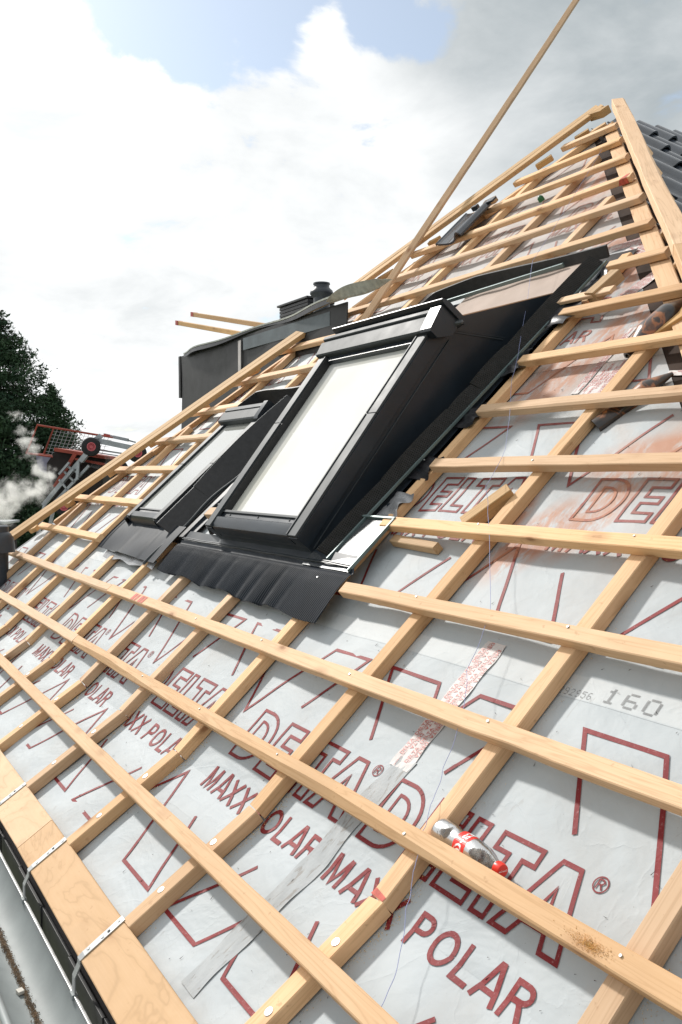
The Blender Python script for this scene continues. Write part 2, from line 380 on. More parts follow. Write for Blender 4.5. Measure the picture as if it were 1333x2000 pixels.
# ------------------------------------------------------------------ object helpers
def tag(o, label=None, cat=None, group=None, kind=None):
    if label: o['label'] = label
    if cat: o['category'] = cat
    if group: o['group'] = group
    if kind: o['kind'] = kind
    return o
def empty(name, loc, label, cat, group=None, rot=None):
    o = bpy.data.objects.new(name, None); COL.objects.link(o); o.location = loc
    o.empty_display_size = 0.1
    if rot is not None: o.rotation_euler = rot
    return tag(o, label, cat, group)
def mesh_obj(name, verts, faces, mats, parent=None, matrix=None, fmats=None, smooth=False):
    me = bpy.data.meshes.new(name)
    me.from_pydata([tuple(v) for v in verts], [], faces)
    if not isinstance(mats, (list, tuple)): mats = [mats]
    for m_ in mats: me.materials.append(m_)
    if fmats is not None: me.polygons.foreach_set('material_index', fmats)
    if smooth: me.polygons.foreach_set('use_smooth', [True] * len(me.polygons))
    me.update()
    o = bpy.data.objects.new(name, me); COL.objects.link(o)
    if matrix is not None: o.matrix_world = matrix
    if parent is not None:
        o.parent = parent
        bpy.context.view_layer.update() if False else None
        o.matrix_parent_inverse = PINV.get(parent.name, Matrix.Identity(4))
    return o
PINV = {}
def setinv(p, m):
    PINV[p.name] = m.inverted()
class MB:
    def __init__(s): s.v = []; s.f = []; s.m = []
    def add(s, vs, fs, mi=0):
        b = len(s.v); s.v += [Vector(v) for v in vs]; s.f += [tuple(b + i for i in f) for f in fs]; s.m += [mi] * len(fs)
    def box(s, o, x, y, z, mi=0, bev=0.0):
        """box from corner o with edge vectors x, y, z"""
        o, x, y, z = Vector(o), Vector(x), Vector(y), Vector(z)
        if bev <= 0:
            vs = [o, o + x, o + x + y, o + y, o + z, o + x + z, o + x + y + z, o + y + z]
            s.add(vs, [(0, 3, 2, 1), (4, 5, 6, 7), (0, 1, 5, 4), (1, 2, 6, 5), (2, 3, 7, 6), (3, 0, 4, 7)], mi)
        else:
            bm = bmesh.new(); vs = [bm.verts.new(p) for p in [o, o + x, o + x + y, o + y, o + z, o + x + z, o + x + y + z, o + y + z]]
            for f in [(0, 3, 2, 1), (4, 5, 6, 7), (0, 1, 5, 4), (1, 2, 6, 5), (2, 3, 7, 6), (3, 0, 4, 7)]: bm.faces.new([vs[i] for i in f])
            bmesh.ops.bevel(bm, geom=bm.edges[:], offset=bev, segments=2, affect='EDGES', profile=0.7)
            bm.verts.index_update()
            s.add([v.co.copy() for v in bm.verts], [tuple(v.index for v in f.verts) for f in bm.faces], mi); bm.free()
    def tube(s, pts, r, seg=8, mi=0, cap=True):
        pts = [Vector(p) for p in pts]; rr = r if isinstance(r, (list, tuple)) else [r] * len(pts)
        t0 = (pts[1] - pts[0]).normalized(); a = t0.orthogonal().normalized()
        rings = []
        for i, p in enumerate(pts):
            t = (pts[min(i + 1, len(pts) - 1)] - pts[max(i - 1, 0)]).normalized()
            a = (a - t * a.dot(t)).normalized(); b = t.cross(a)
            rings.append([p + (a * math.cos(2 * math.pi * k / seg) + b * math.sin(2 * math.pi * k / seg)) * rr[i] for k in range(seg)])
        vs = [q for r_ in rings for q in r_]; fs = []
        for i in range(len(pts) - 1):
            for k in range(seg): fs.append((i * seg + k, i * seg + (k + 1) % seg, (i + 1) * seg + (k + 1) % seg, (i + 1) * seg + k))
        if cap: fs.append(tuple(reversed(range(seg)))); fs.append(tuple((len(pts) - 1) * seg + k for k in range(seg)))
        s.add(vs, fs, mi)
    def lathe(s, o, ax, prof, seg=32, mi=0):
        o, ax = Vector(o), Vector(ax).normalized(); a = ax.orthogonal().normalized(); b = ax.cross(a)
        vs = [o + ax * h + (a * math.cos(2 * math.pi * k / seg) + b * math.sin(2 * math.pi * k / seg)) * max(r, 1e-5) for r, h in prof for k in range(seg)]
        fs = [(i * seg + k, i * seg + (k + 1) % seg, (i + 1) * seg + (k + 1) % seg, (i + 1) * seg + k) for i in range(len(prof) - 1) for k in range(seg)]
        s.add(vs, fs, mi)
    def prism(s, poly, ext, mi=0, side=None):
        """polygon (3D points) extruded by vector ext"""
        ext = Vector(ext); n = len(poly); vs = [Vector(p) for p in poly] + [Vector(p) + ext for p in poly]
        s.add(vs, [tuple(reversed(range(n))), tuple(range(n, 2 * n))], mi)
        s.add(vs, [(i, (i + 1) % n, n + (i + 1) % n, n + i) for i in range(n)], mi if side is None else side)
    def grid(s, fn, nu, nv, mi=0):
        vs = [fn(i / nu, j / nv) for j in range(nv + 1) for i in range(nu + 1)]
        fs = [(j * (nu + 1) + i, j * (nu + 1) + i + 1, (j + 1) * (nu + 1) + i + 1, (j + 1) * (nu + 1) + i) for j in range(nv) for i in range(nu)]
        s.add(vs, fs, mi)
    def sheet(s, fn, nu, nv, thick, mi=0):
        """grid with real thickness; fn(i, j, off) gives the point"""
        b = len(s.v)
        for off in (0.0, thick):
            s.v += [Vector(fn(i / nu, j / nv, off)) for j in range(nv + 1) for i in range(nu + 1)]
        K = (nu + 1) * (nv + 1); g = lambda i, j, l: b + l * K + j * (nu + 1) + i; fs = []
        for j in range(nv):
            for i in range(nu):
                fs.append((g(i, j, 1), g(i + 1, j, 1), g(i + 1, j + 1, 1), g(i, j + 1, 1))); fs.append((g(i, j + 1, 0), g(i + 1, j + 1, 0), g(i + 1, j, 0), g(i, j, 0)))
        for i in range(nu):
            fs.append((g(i, 0, 0), g(i + 1, 0, 0), g(i + 1, 0, 1), g(i, 0, 1))); fs.append((g(i, nv, 1), g(i + 1, nv, 1), g(i + 1, nv, 0), g(i, nv, 0)))
        for j in range(nv):
            fs.append((g(0, j, 1), g(0, j + 1, 1), g(0, j + 1, 0), g(0, j, 0))); fs.append((g(nu, j, 0), g(nu, j + 1, 0), g(nu, j + 1, 1), g(nu, j, 1)))
        s.f += fs; s.m += [mi] * len(fs)
    def build(s, name, mats, parent=None, smooth=False, autos=None, matrix=None):
        o = mesh_obj(name, s.v, s.f, mats, parent, matrix, s.m, smooth)
        if autos:
            o.data.polygons.foreach_set('use_smooth', [True] * len(o.data.polygons))
            o.data.set_sharp_from_angle(angle=R(autos))
        return o
def beam(name, p0, p1, up, w, h, m='wood', parent=None, twist=0.0, wane=0.0, seg=0.16, rough=0.0012, cut0=0.0, cut1=0.0, red=None, extra=None):
    """sawn timber from p0 to p1 (middle of its underside), `up` is the outward normal; local x runs along the piece"""
    p0, p1, up = Vector(p0), Vector(p1), Vector(up)
    X = (p1 - p0); L = X.length; X.normalize(); Z = (up - X * up.dot(X)).normalized(); Y = Z.cross(X)
    mtx = Matrix((X, Y, Z)).transposed().to_4x4(); mtx.translation = (p0 + p1) / 2
    ns = max(2, int(L / seg)); e = 0.0028
    rnd = random.Random(hash((round(L, 3), round(p0.x, 3), round(p0.y, 3))) & 0xffff)
    vs, fs, fm = [], [], []
    ph = rnd.random() * 6
    for i in range(ns + 1):
        x = -L / 2 + L * i / ns
        dy = 0.003 * math.sin(ph + x * 1.1) + rnd.uniform(-rough, rough); dz = rnd.uniform(-rough, rough) * 0.5
        wn = e + (wane * (0.5 + 0.5 * math.sin(ph * 2 + x * 3.0)) if wane else 0)
        a = w / 2 + rnd.uniform(-rough, rough) * 0.5
        ring = [(-a + e, 0), (a - e, 0), (a, e), (a, h - e), (a - e, h), (-a + wn * 1.1, h), (-a, h - wn * 0.9), (-a, e)]
        for y, z in ring:
            xs = x
            if i == 0: xs += cut0 * (y / w)
            if i == ns: xs += cut1 * (y / w)
            vs.append((xs, y + dy, z + (dz if z > e else 0)))
    for i in range(ns):
        for k in range(8):
            fs.append((i * 8 + k, (i + 1) * 8 + k, (i + 1) * 8 + (k + 1) % 8, i * 8 + (k + 1) % 8)); fm.append(0)
    fs.append(tuple(range(8))); fm.append(1 if red in ('start', 'both') else 0)
    fs.append(tuple(reversed([ns * 8 + k for k in range(8)]))); fm.append(1 if red in ('end', 'both') else 0)
    return mesh_obj(name, vs, fs, [M[m], M['reddark']] + (extra or []), parent, mtx, fm)

# ------------------------------------------------------------------ the house
house = empty('house', (0, 0, 0), 'house with an unfinished hipped roof of pale printed membrane and raw timber battens', 'house')
# -- lettering geometry, laid out in roof coordinates
def inset(poly, t):
    n = len(poly); res = []
    area = sum(poly[i][0] * poly[(i + 1) % n][1] - poly[(i + 1) % n][0] * poly[i][1] for i in range(n))
    sg = 1 if area > 0 else -1
    for i in range(n):
        p, c, q = Vector(poly[i - 1]), Vector(poly[i]), Vector(poly[(i + 1) % n])
        d1, d2 = (c - p).normalized(), (q - c).normalized()
        n1_, n2_ = Vector((-d1.y, d1.x)) * sg, Vector((-d2.y, d2.x)) * sg
        m_ = n1_ + n2_; k = m_.dot(n1_)
        res.append(c + m_ * (t / max(k, 0.35)))
    return res
quads = []      # list of (polygon points in (u, v)) faces with clip range
def ring(poly, t, ou, ov, clip):
    ins = inset(poly, t); n = len(poly)
    for i in range(n):
        j = (i + 1) % n
        quads.append(([(poly[i][0] + ou, poly[i][1] + ov), (poly[j][0] + ou, poly[j][1] + ov), (ins[j].x + ou, ins[j].y + ov), (ins[i].x + ou, ins[i].y + ov)], clip))
def pline(pts, t, ou, ov, clip):
    P = [Vector(p) for p in pts]; L, Rr = [], []
    for i, c in enumerate(P):
        d1 = (c - P[i - 1]).normalized() if i else (P[1] - P[0]).normalized()
        d2 = (P[i + 1] - c).normalized() if i < len(P) - 1 else d1
        n1_, n2_ = Vector((-d1.y, d1.x)), Vector((-d2.y, d2.x)); m_ = n1_ + n2_; k = max(m_.dot(n1_), 0.3)
        L.append(c + m_ * (t / 2 / k)); Rr.append(c - m_ * (t / 2 / k))
    for i in range(len(P) - 1):
        quads.append(([(q.x + ou, q.y + ov) for q in (L[i], L[i + 1], Rr[i + 1], Rr[i])], clip))
H = 0.20
def arc(cx, cy, rx, ry, a0, a1, n=12):
    return [(cx + rx * math.cos(R(a0 + (a1 - a0) * i / n)), cy + ry * math.sin(R(a0 + (a1 - a0) * i / n))) for i in range(n + 1)]
GD = [(0, 0), (0, H)] + [(0.062, H)] + arc(0.070, 0.1, 0.103, 0.1, 84, -84, 14) + [(0.062, 0)]
GDi = [(0.042, 0.040), (0.042, 0.160)] + arc(0.062, 0.1, 0.064, 0.06, 88, -88, 10)
GE = [(0.195, 0), (0.195, H), (0.319, H), (0.319, 0.15), (0.25, 0.15), (0.25, 0.12), (0.315, 0.12), (0.315, 0.08), (0.25, 0.08), (0.25, 0.048), (0.321, 0.048), (0.321, 0)]
GL = [(0.335, 0), (0.335, H), (0.391, H), (0.391, 0.045), (0.455, 0.045), (0.455, 0)]
GT = [(0.476, 0), (0.476, 0.148), (0.429, 0.148), (0.429, H), (0.573, H), (0.573, 0.148), (0.532, 0.148), (0.532, 0)]
GA = [(0.544, 0), (0.622, H), (0.683, H), (0.763, 0), (0.70, 0), (0.683, 0.04), (0.622, 0.04), (0.607, 0)]
GAi = [(0.630, 0.078), (0.652, 0.145), (0.674, 0.078)]
def delta_word(u0, v0, clip):
    for g in (GD, GDi, GE, GL, GT, GA, GAi):
        ring(g, 0.0115 if g not in (GDi, GAi) else -0.0115 if False else 0.010, u0, v0, clip)
    c = arc(0.738, 0.186, 0.0195, 0.0195, 0, 360, 20)[:-1]
    ring(c, 0.0035, u0, v0, clip)
    for pl_ in ([(0.730, 0.175), (0.730, 0.197), (0.740, 0.197), (0.745, 0.192), (0.740, 0.186), (0.732, 0.186)], [(0.738, 0.186), (0.746, 0.175)]):
        pline(pl_, 0.0036, u0, v0, clip)
SW = 0.0135
def solid_word(u0, v0, clip):
    h = 0.085
    def o(seq, x, w=SW): pline([(x + a, b) for a, b in seq], w, u0, v0, clip)
    # M A X X
    o([(0.007, 0), (0.007, h)], 0); o([(0.009, h), (0.036, 0.008), (0.063, h)], 0, 0.0125); o([(0.066, 0), (0.066, h)], 0)
    for x in (0.092, 0.615): o([(0.004, 0), (0.033, h), (0.040, h), (0.070, 0)], x); o([(0.016, 0.026), (0.058, 0.026)], x, 0.012)
    for x in (0.170, 0.252): o([(0.004, 0), (0.066, h)], x); o([(0.004, h), (0.066, 0)], x)
    o([(0.007, 0), (0.007, h)], 0.375); o([(0.010, h - 0.006)] + arc(0.033, 0.060, 0.020, 0.019, 85, -85, 8) + [(0.010, 0.040)], 0.375, 0.0125)
    o(arc(0.038, h / 2, 0.031, h / 2 - 0.006, 0, 360, 22), 0.452)
    o([(0.007, h), (0.007, 0.006), (0.056, 0.006)], 0.545)
    o([(0.007, 0), (0.007, h)], 0.700); o([(0.010, h - 0.006)] + arc(0.035, 0.062, 0.020, 0.017, 85, -85, 8) + [(0.010, 0.044)], 0.700, 0.0125); o([(0.034, 0.044), (0.062, 0)], 0.700)
def xlogo(c, v0, clip):
    pline([(-0.28, 0.205), (-0.434, 0.451), (-0.19, 0.451), (0, 0.107), (0.215, 0.451), (0.445, 0.451), (0.30, 0.205)], 0.0125, c, v0, clip)
    pline([(-0.286, -0.270), (-0.454, -0.521), (-0.231, -0.521), (0, -0.18), (0.175, -0.521), (0.42, -0.521), (0.276, -0.275)], 0.0125, c, v0, clip)
CR, CMm, CLf = (-2.12, 9), (-4.62, -2.14), (-20, -4.66)
for u0, cl in ((-1.035, CR), (-2.085, CR), (-2.929, CMm), (-3.944, CMm), (-4.895, CMm), (-5.575, CLf), (-6.60, CLf), (-7.62, CLf)):
    delta_word(u0, -0.053, cl); solid_word(u0, -0.190, cl)
for c, cl in ((-0.15, CR), (-1.197, CR), (-2.247, CR), (-2.036, CMm), (-3.056, CMm), (-4.058, CMm), (-4.745, CLf), (-5.76, CLf), (-6.80, CLf), (-7.8, CLf)):
    xlogo(c, 0, cl)
ALL = (-20, 20)
for k, base in ((1, -2.24), (2, -2.70), (3, -3.15), (4, -3.6)):
    for j in range(-7, 2):
        u0 = base + 1.045 * j
        if k == 1 and j < -4: u0 -= 0.0
        delta_word(u0, -0.053 + 1.2 * k, ALL); solid_word(u0, -0.190 + 1.2 * k, ALL); xlogo(u0 - 0.122, 1.2 * k, ALL)
def clip_poly(pts, a, b, c):      # keep a*u + b*v >= c
    res = []
    for i in range(len(pts)):
        p, q = pts[i - 1], pts[i]; dp, dq = a * p[0] + b * p[1] - c, a * q[0] + b * q[1] - c
        if (dp >= 0) != (dq >= 0):
            t_ = dp / (dp - dq); res.append((p[0] + (q[0] - p[0]) * t_, p[1] + (q[1] - p[1]) * t_))
        if dq >= 0: res.append(q)
    return res
def sheet_n(v):
    k = math.floor((v - 0.525) / 1.5); f = (v - 0.525) / 1.5 - k
    return 0.0006 * (1 - f)
def wav(u, v):     # slack of the sheet between the rafters
    return 0.0036 * math.sin(u * 2 * math.pi / 0.64 + 1.3) * math.sin(v * 7 + u * 3) + 0.0018 * math.sin(u * 19 + 4 * math.sin(v * 5)) * math.sin(v * 13 + 2)
mem = MB()
EAVEV = -0.64
dv = 0.04
rows = [EAVEV]
v = EAVEV
brk = [VK] + [0.525 + 1.5 * k for k in range(0, 4)]
while v < 5.15:
    nv_ = v + dv
    for b_ in brk:
        if v < b_ - 1e-6 <= nv_ + 0.012: nv_ = b_; break
    v = nv_; rows.append(v)
for a_, b_ in zip(rows[:-1], rows[1:]):
    for (lo) in (0,):
        ul0, ur0 = min(hipL(a_), hipL(0) + 0.74 * a_), hipR(a_)
        ul1, ur1 = hipL(b_), hipR(b_)
        if a_ < 0: ul0, ur0 = hipL(a_), 1.2
        if b_ <= 0: ul1, ur1 = hipL(b_), 1.2
        if a_ < 0 < b_: ul1, ur1 = hipL(b_), 1.2
        ur0 = min(ur0, 1.2); ur1 = min(ur1, 1.2)
        if ur1 - ul1 < 0.02: continue
        n_ = max(2, int((ur0 - ul0) / 0.05)); vs = []
        ea, eb = a_ + 1e-6, b_ - 1e-6
        for t_ in range(n_ + 1):
            u_ = ul0 + (ur0 - ul0) * t_ / n_; vs.append((S if a_ >= VK - 1e-6 else SL)(u_, ea, sheet_n(ea) + wav(u_, a_)))
        for t_ in range(n_ + 1):
            u_ = ul1 + (ur1 - ul1) * t_ / n_; vs.append((S1 if a_ >= VK - 1e-6 else SL)(u_, eb, sheet_n(eb) + wav(u_, b_)))
        mem.add(vs, [(i, i + 1, n_ + 2 + i, n_ + 1 + i) for i in range(n_)], 0)
for a_, b_ in ((EAVEV, 0),): pass
nq = 0
for pts, clip in quads:
    us = [p[0] for p in pts]; vs_ = [p[1] for p in pts]
    if max(us) < -8.8 or min(us) > 1.0: continue
    pts = clip_poly(pts, 1, 0, clip[0]); 
    if len(pts) > 2: pts = clip_poly(pts, -1, 0, -clip[1])
    if len(pts) > 2: pts = clip_poly(pts, 0, 1, EAVEV)
    if len(pts) > 2: pts = clip_poly(pts, 1, -0.74, -8.55)
    if len(pts) > 2: pts = clip_poly(pts, -1, -0.873, 0.70)
    if len(pts) < 3: continue
    cuts = sorted({VK} | {x for x in (VK,)})
    pieces = []
    lo, hi = min(p[1] for p in pts), max(p[1] for p in pts)
    st = 0.03; k0, k1 = math.floor(lo / st), math.ceil(hi / st)
    levels = sorted([k * st for k in range(k0, k1 + 1)] + [b_ for b_ in brk if lo < b_ < hi])
    for l0, l1 in zip(levels[:-1], levels[1:]):
        q = clip_poly(pts, 0, 1, l0)
        if len(q) > 2: q = clip_poly(q, 0, -1, -l1)
        if len(q) > 2: pieces.append(q)
    for q in pieces:
        cv = sum(p[1] for p in q) / len(q)
        f = S1 if cv >= VK else SL
        kk = math.floor((cv - 0.525) / 1.5)
        def sn(v_): return 0.0006 * (1 - ((v_ - 0.525) / 1.5 - kk))
        ar = sum(q[i][0] * q[(i + 1) % len(q)][1] - q[(i + 1) % len(q)][0] * q[i][1] for i in range(len(q)))
        if ar < 0: q = q[::-1]
        nq += 1
        mem.add([f(p[0], p[1], sn(p[1]) + wav(*p) + 0.0015 + 0.00004 * (nq % 23)) for p in q], [tuple(range(len(q)))], 1)
# dot-matrix length marking on the upper roll
FONT = {'0': '01110100011000110001100011000101110', '1': '00100011000010000100001000010001110', '2': '01110100010000100010001000100011111', '3': '01110100010000100110000011000101110',
        '5': '11111100001111000001000011000101110', '6': '01110100001000011110100011000101110', '9': '01110100011000101111000010000101110'}
def dots(txt, u0, v0, w, h, gapx, sub=2):
    for ch in txt:
        if ch != ' ':
            b_ = FONT[ch]
            for i in range(35):
                if b_[i] == '1':
                    r_, c_ = divmod(i, 5)
                    for a1 in range(sub):
                        for a2 in range(sub):
                            u_ = u0 + w * (c_ + a1 / sub) / 5; v_ = v0 + h * (6 - r_ + a2 / sub) / 7
                            s_ = w / 5 / sub * 0.33; s3 = h / 7 / sub * 0.36
                            mem.add([S1(u_ + x_ * s_, v_ + y_ * s3, sheet_n(v_) + wav(u_, v_) + 0.001) for x_, y_ in ((-1, -1), (1, -1), (1, 1), (-1, 1))], [(0, 1, 2, 3)], 2)
        u0 += w + gapx
dots('3292956', -1.815, 0.5335, 0.0145, 0.022, 0.006, 1)
dots('160', -1.645, 0.537, 0.045, 0.046, 0.017, 3)
mem.build('membrane', [M['membrane'], M['ink'], M['dots']], house)

# -- underlay strips along both hips, other roof faces, walls
b = MB()
def hipstrip(v0, v1, off0, off1, n):
    return [S1(hipR(v0) + off0, v0, n), S1(hipR(v0) + off1, v0, n), S1(hipR(v1) + off1, v1, n), S1(hipR(v1) + off0, v1, n)]
b.add(hipstrip(-0.05, 5.0, -0.01, 0.36, -0.002), [(0, 1, 2, 3)])
b.build('hip_underlay', M['brown_under'], house)
b = MB()
b.add([S1(hipL(0.0) - 0.08, 0.0, -0.004), S1(hipL(0) + 0.02, 0, -0.004), S1(hipL(5.1) + 0.02, 5.1, -0.004), S1(hipL(5.1) - 0.08, 5.1, -0.004)], [(0, 1, 2, 3)])
# left roof face falling away behind the left hip
A0, A1 = S1(hipL(-0.4) - 0.08, -0.4, -0.02), S1(hipL(5.1) - 0.08, 5.1, -0.02)
b.add([A0, A1, A1 + Vector((0, 6, 0)), Vector((A0.x, A1.y + 6, A0.z))], [(0, 1, 2, 3)])
b.build('hip_underlay', M['blackfoil'], house)
b = MB()
b.box((-8.6, -0.35, -6), (8.6 + 1.6, 0, 0), (0, 10, 0), (0, 0, 5.45))
b.build('wall', M['wall'], house)

# -- counter-battens
CU = [0.17, -0.48, -1.13, -1.785, -2.475, -3.135, -3.80, -4.455, -5.09, -5.73, -6.37, -7.01, -7.65, -8.25]
CWD = 0.057
for i, ur in enumerate(CU):
    uc = ur - CWD / 2
    top = min((uc + 8.43) / 0.72 - 0.06 if uc < -5.0 else 99, (-0.62 - uc) / 0.873 - 0.06, 5)
    segs = [(VK + 0.004, top)]
    if -4.5 < uc < -3.5: segs = [(VK + 0.004, 0.86), (2.92, top)]
    if -5.85 < uc < -5.2: segs = [(VK + 0.004, 0.86), (1.93, top)]
    for a_, b_ in segs:
        if b_ - a_ < 0.1: continue
        du = 0.035 if (uc < -6.5) else 0.0
        beam('counter_batten', S1(uc, a_, 0.0035), S1(uc + du * (b_ - a_), b_, 0.0035), NU, CWD, TO - 0.0035, parent=house, rough=0.0008, cut0=0.004)
    if ur > -8.3:
        beam('counter_batten', SL(uc, -0.622, 0.0035), SL(uc, VK - 0.006, 0.0035), NL, CWD, TO - 0.0035, parent=house, rough=0.0008, cut1=random.uniform(-0.008, 0.008))
# counter-battens running along the hips
for v0, v1, off in ((0.75, 1.68, 0.06), (1.60, 2.32, 0.10), (2.26, 3.20, 0.10), (3.1, 4.2, 0.08), (4.1, 4.95, 0.10)):
    beam('hip_side_batten', S1(hipL(v0) + off + 0.07, v0, 0.004), S1(hipL(v1) + off + 0.07, v1, 0.004), NU, 0.05, 0.038, parent=house)
beam('hip_side_batten', S1(-2.10, 1.80, 0.004), S1(-4.63, 4.74, 0.004), NU, 0.085, 0.034, parent=house)
beam('hip_side_batten', S1(-0.55, 0.02, 0.004), S1(-2.12, 1.80, 0.004), NU, 0.085, 0.034, parent=house)

# -- tile battens
BT = {1: [(-8.25, 0.9)], 2: [(-8.2, 0.55)], 3: [(-8.02, -6.24), (-2.975, 0.2)], 4: [(-7.98, -6.02), (-3.10, -0.2)],
      5: [(-7.85, -6.0), (-3.12, -0.55)], 6: [(-7.6, -6.03), (-3.14, -0.9)], 7: [(-7.33, -5.95), (-3.17, -1.45)],
      8: [(-7.0, -4.6), (-3.19, -1.95)], 9: [(-6.66, -4.62), (-3.16, -2.82)], 10: [(-6.42, -3.14)], 11: [(-6.02, -3.43)],
      12: [(-5.88, -3.73)], 13: [(-5.52, -4.0)], 14: [(-5.30, -4.29)], 15: [(-5.08, -4.57)]}
for i, L_ in BT.items():
    vc = (i - 1) * 0.34 - (0.012 if 2 < i < 9 else 0.004 if i >= 9 else 0.0)
    for a_, b_ in L_:
        # long runs are butted from two laths
        cutp = {1: -4.93, 2: -5.16, 5: -1.42}.get(i)
        parts_ = [(a_, b_)] if not (cutp and a_ < cutp < b_) else [(a_, cutp - 0.0015), (cutp + 0.0015, b_)]
        for q0, q1 in parts_:
            j1, j2 = random.uniform(-0.004, 0.004), random.uniform(-0.004, 0.004)
            beam('batten', S1(q0, vc + j1, TO), S1(q1, vc + j2, TO), NU, 0.051, TT, parent=house, wane=(0.018 if i == 1 and q0 > -5 else 0.006 if random.random() < 0.4 else 0.0), rough=0.0014, cut0=random.uniform(-0.01, 0.01), cut1=random.uniform(-0.01, 0.01))
beam('batten', SL(-6.05, -0.338, TO), SL(-0.9, -0.366, TO), NL, 0.050, TT, parent=house, rough=0.0012)
beam('batten', SL(-8.3, -0.345, TO), SL(-6.055, -0.338, TO), NL, 0.050, TT, parent=house, rough=0.0012)

# -- hip laths (double) on short bearers
def hipboard(name, a_, b_, up, off=0.0, ext=0.0, w=0.040, h=0.030):
    A_, B_ = Vector(a_), Vector(b_); d = (B_ - A_).normalized(); A_ = A_ - d * ext
    side = d.cross(up).normalized()
    for s_ in (-1, 1):
        beam(name, A_ + side * s_ * (w / 2 + 0.001), B_ + side * s_ * (w / 2 + 0.001) + d * (0.02 if s_ > 0 else 0), up, w, h, 'wood_side', house, rough=0.001)
UPH = Vector((0.15, -0.72, 0.68)).normalized()
hipboard('hip_batten', S1(-7.98, 0.34, 0.165), S1(-6.13, 3.02, 0.10), UPH, ext=0.5, w=0.060, h=0.036)
hipboard('hip_batten', S1(-6.22, 3.24, 0.11), S1(-4.95, 5.10, 0.11), UPH, w=0.052, h=0.034)
for vv in (0.62, 0.95, 1.32, 1.68, 2.1, 2.5, 2.9, 3.5, 3.86, 4.25, 4.6, 4.85):
    u_ = hipL(vv) + 0.02
    beam('hip_bearer', S1(u_ - 0.03 + random.uniform(-.02, .02), vv - 0.03, 0.045), S1(u_ + 0.07, vv + random.uniform(-.01, .05), 0.045), NU, 0.045, 0.04, 'wood_side', house)
# right hip timber
beam('hip_beam', S1(-2.615, 2.555, 0.105), S1(-4.70, 4.985, 0.110), Vector((0.45, -0.45, 0.77)), 0.086, 0.056, 'wood', house, rough=0.002, wane=0.010)
beam('hip_beam', S1(-0.25, -0.21, 0.105), S1(-2.61, 2.55, 0.105), Vector((0.45, -0.45, 0.77)), 0.086, 0.056, 'wood', house, rough=0.002)
beam('ridge_end_block', S1(-4.97, 5.04, 0.085), S1(-4.82, 5.00, 0.085), Vector((0, -0.6, 0.8)), 0.075, 0.055, 'wood_side', house)
beam('hip_bearer', S1(-4.9, 4.86, 0.03), S1(-4.80, 4.92, 0.03), NU, 0.05, 0.035, 'wood_side', house)
# packing under the right hip timber
for vv in (1.9, 2.3, 2.62, 2.95, 3.3, 3.7, 4.05, 4.4):
    uu = -0.47 - 0.85 * vv + random.uniform(-0.01, 0.02)
    beam('hip_bearer', S1(uu - 0.03, vv, 0.005), S1(uu + 0.05, vv + 0.03, 0.02), NU, 0.05, 0.055, 'wood_side' if random.random() < .6 else 'wood', house)

# -- tiles already laid on the far side of the right hip
TD = Vector((1, 0, -0.78)).normalized(); TN = Vector((0.78, 0, 1)).normalized(); TY = Vector((0, 1, 0))
def tile_section(w, y):        # height of the tile across its width (one pan and one roll)
    t_ = y / w
    return 0.058 * math.exp(-abs((t_ - 0.5) / 0.24) ** 2.6)
TW, TL = 0.185, 0.335
b = MB()
apex = S1(-4.80, 4.95, 0.06)
for r_ in range(0, 16):
    for c_ in range(-30, 17):
        base = apex + TD * (r_ * TL) + TY * (c_ * TW)
        # only keep tiles right of the hip line (the hip falls towards -y)
        hx = base.x - apex.x; hy = apex.y - base.y
        if c_ < 0 and hy > hx * 0.86 - 0.02: continue
        def fn(i, j, off, base=base):
            y_ = i * TW * 1.10; x_ = j * TL * 1.12
            return base + TD * (x_) + TY * y_ + TN * (tile_section(TW, y_ if y_ <= TW else y_ - TW) + 0.032 * j * 1.0 - off + 0.002 * math.sin(base.y * 40 + base.x * 33))
        b.sheet(fn, 12, 2, 0.013)
b.build('tile_covering', M['tile'], house, autos=40)
# right roof face under them
b = MB()
A_ = apex - TN * 0.10
b.add([A_ + Vector((-0.1, 4, 0.08)), A_ + Vector((-0.1, 0, 0.08)), Vector((0.4, 0.1, -0.55)), Vector((2.0, 0.1, -1.9)), Vector((2.0, 8.9, -1.9))], [(0, 1, 2, 3, 4)])
b.build('tile_underlay', M['dark'], house)

# -- eave plank
for a_, b_ in ((-8.6, -3.4), (-3.397, -0.5)):
    A_, B_ = SL(a_, -0.694, 0.004), SL(b_, -0.694, 0.004)
    o = beam('eave_board', A_, B_, NL, 0.146, 0.040, 'ply', house, seg=0.3, rough=0.0008)
# screws with washers on the lower counter-battens
def screw(p, n_, parent, r=0.011, name='screw_washer'):
    bb = MB(); bb.lathe(p, n_, [(0.0001, 0.0026), (0.003, 0.0026), (0.0035, 0.0016), (r * 0.55, 0.0020), (r, 0.0014), (r * 1.02, 0.0)], 16)
    return bb.build(name, M['steel'], parent, autos=40)
for ur in CU[1:12]:
    for vv in (-0.302, -0.492):
        if ur < -6.5: continue
        screw(SL(ur - 0.03 + random.uniform(-.006, .006), vv + random.uniform(-.01, .01), TO + 0.0002), NL, house)
for i in (1, 2, 3, 4, 5):
    for ur in CU[1:7]:
        vc = (i - 1) * 0.34
        if i >= 3 and ur < -3.3: continue
        screw(S1(ur - 0.04 + random.uniform(-.02, .02), vc + random.uniform(-.012, .012), TO + TT + 0.0003), NU, house, 0.0042 if random.random() < 0.35 else 0.0026, 'nail')

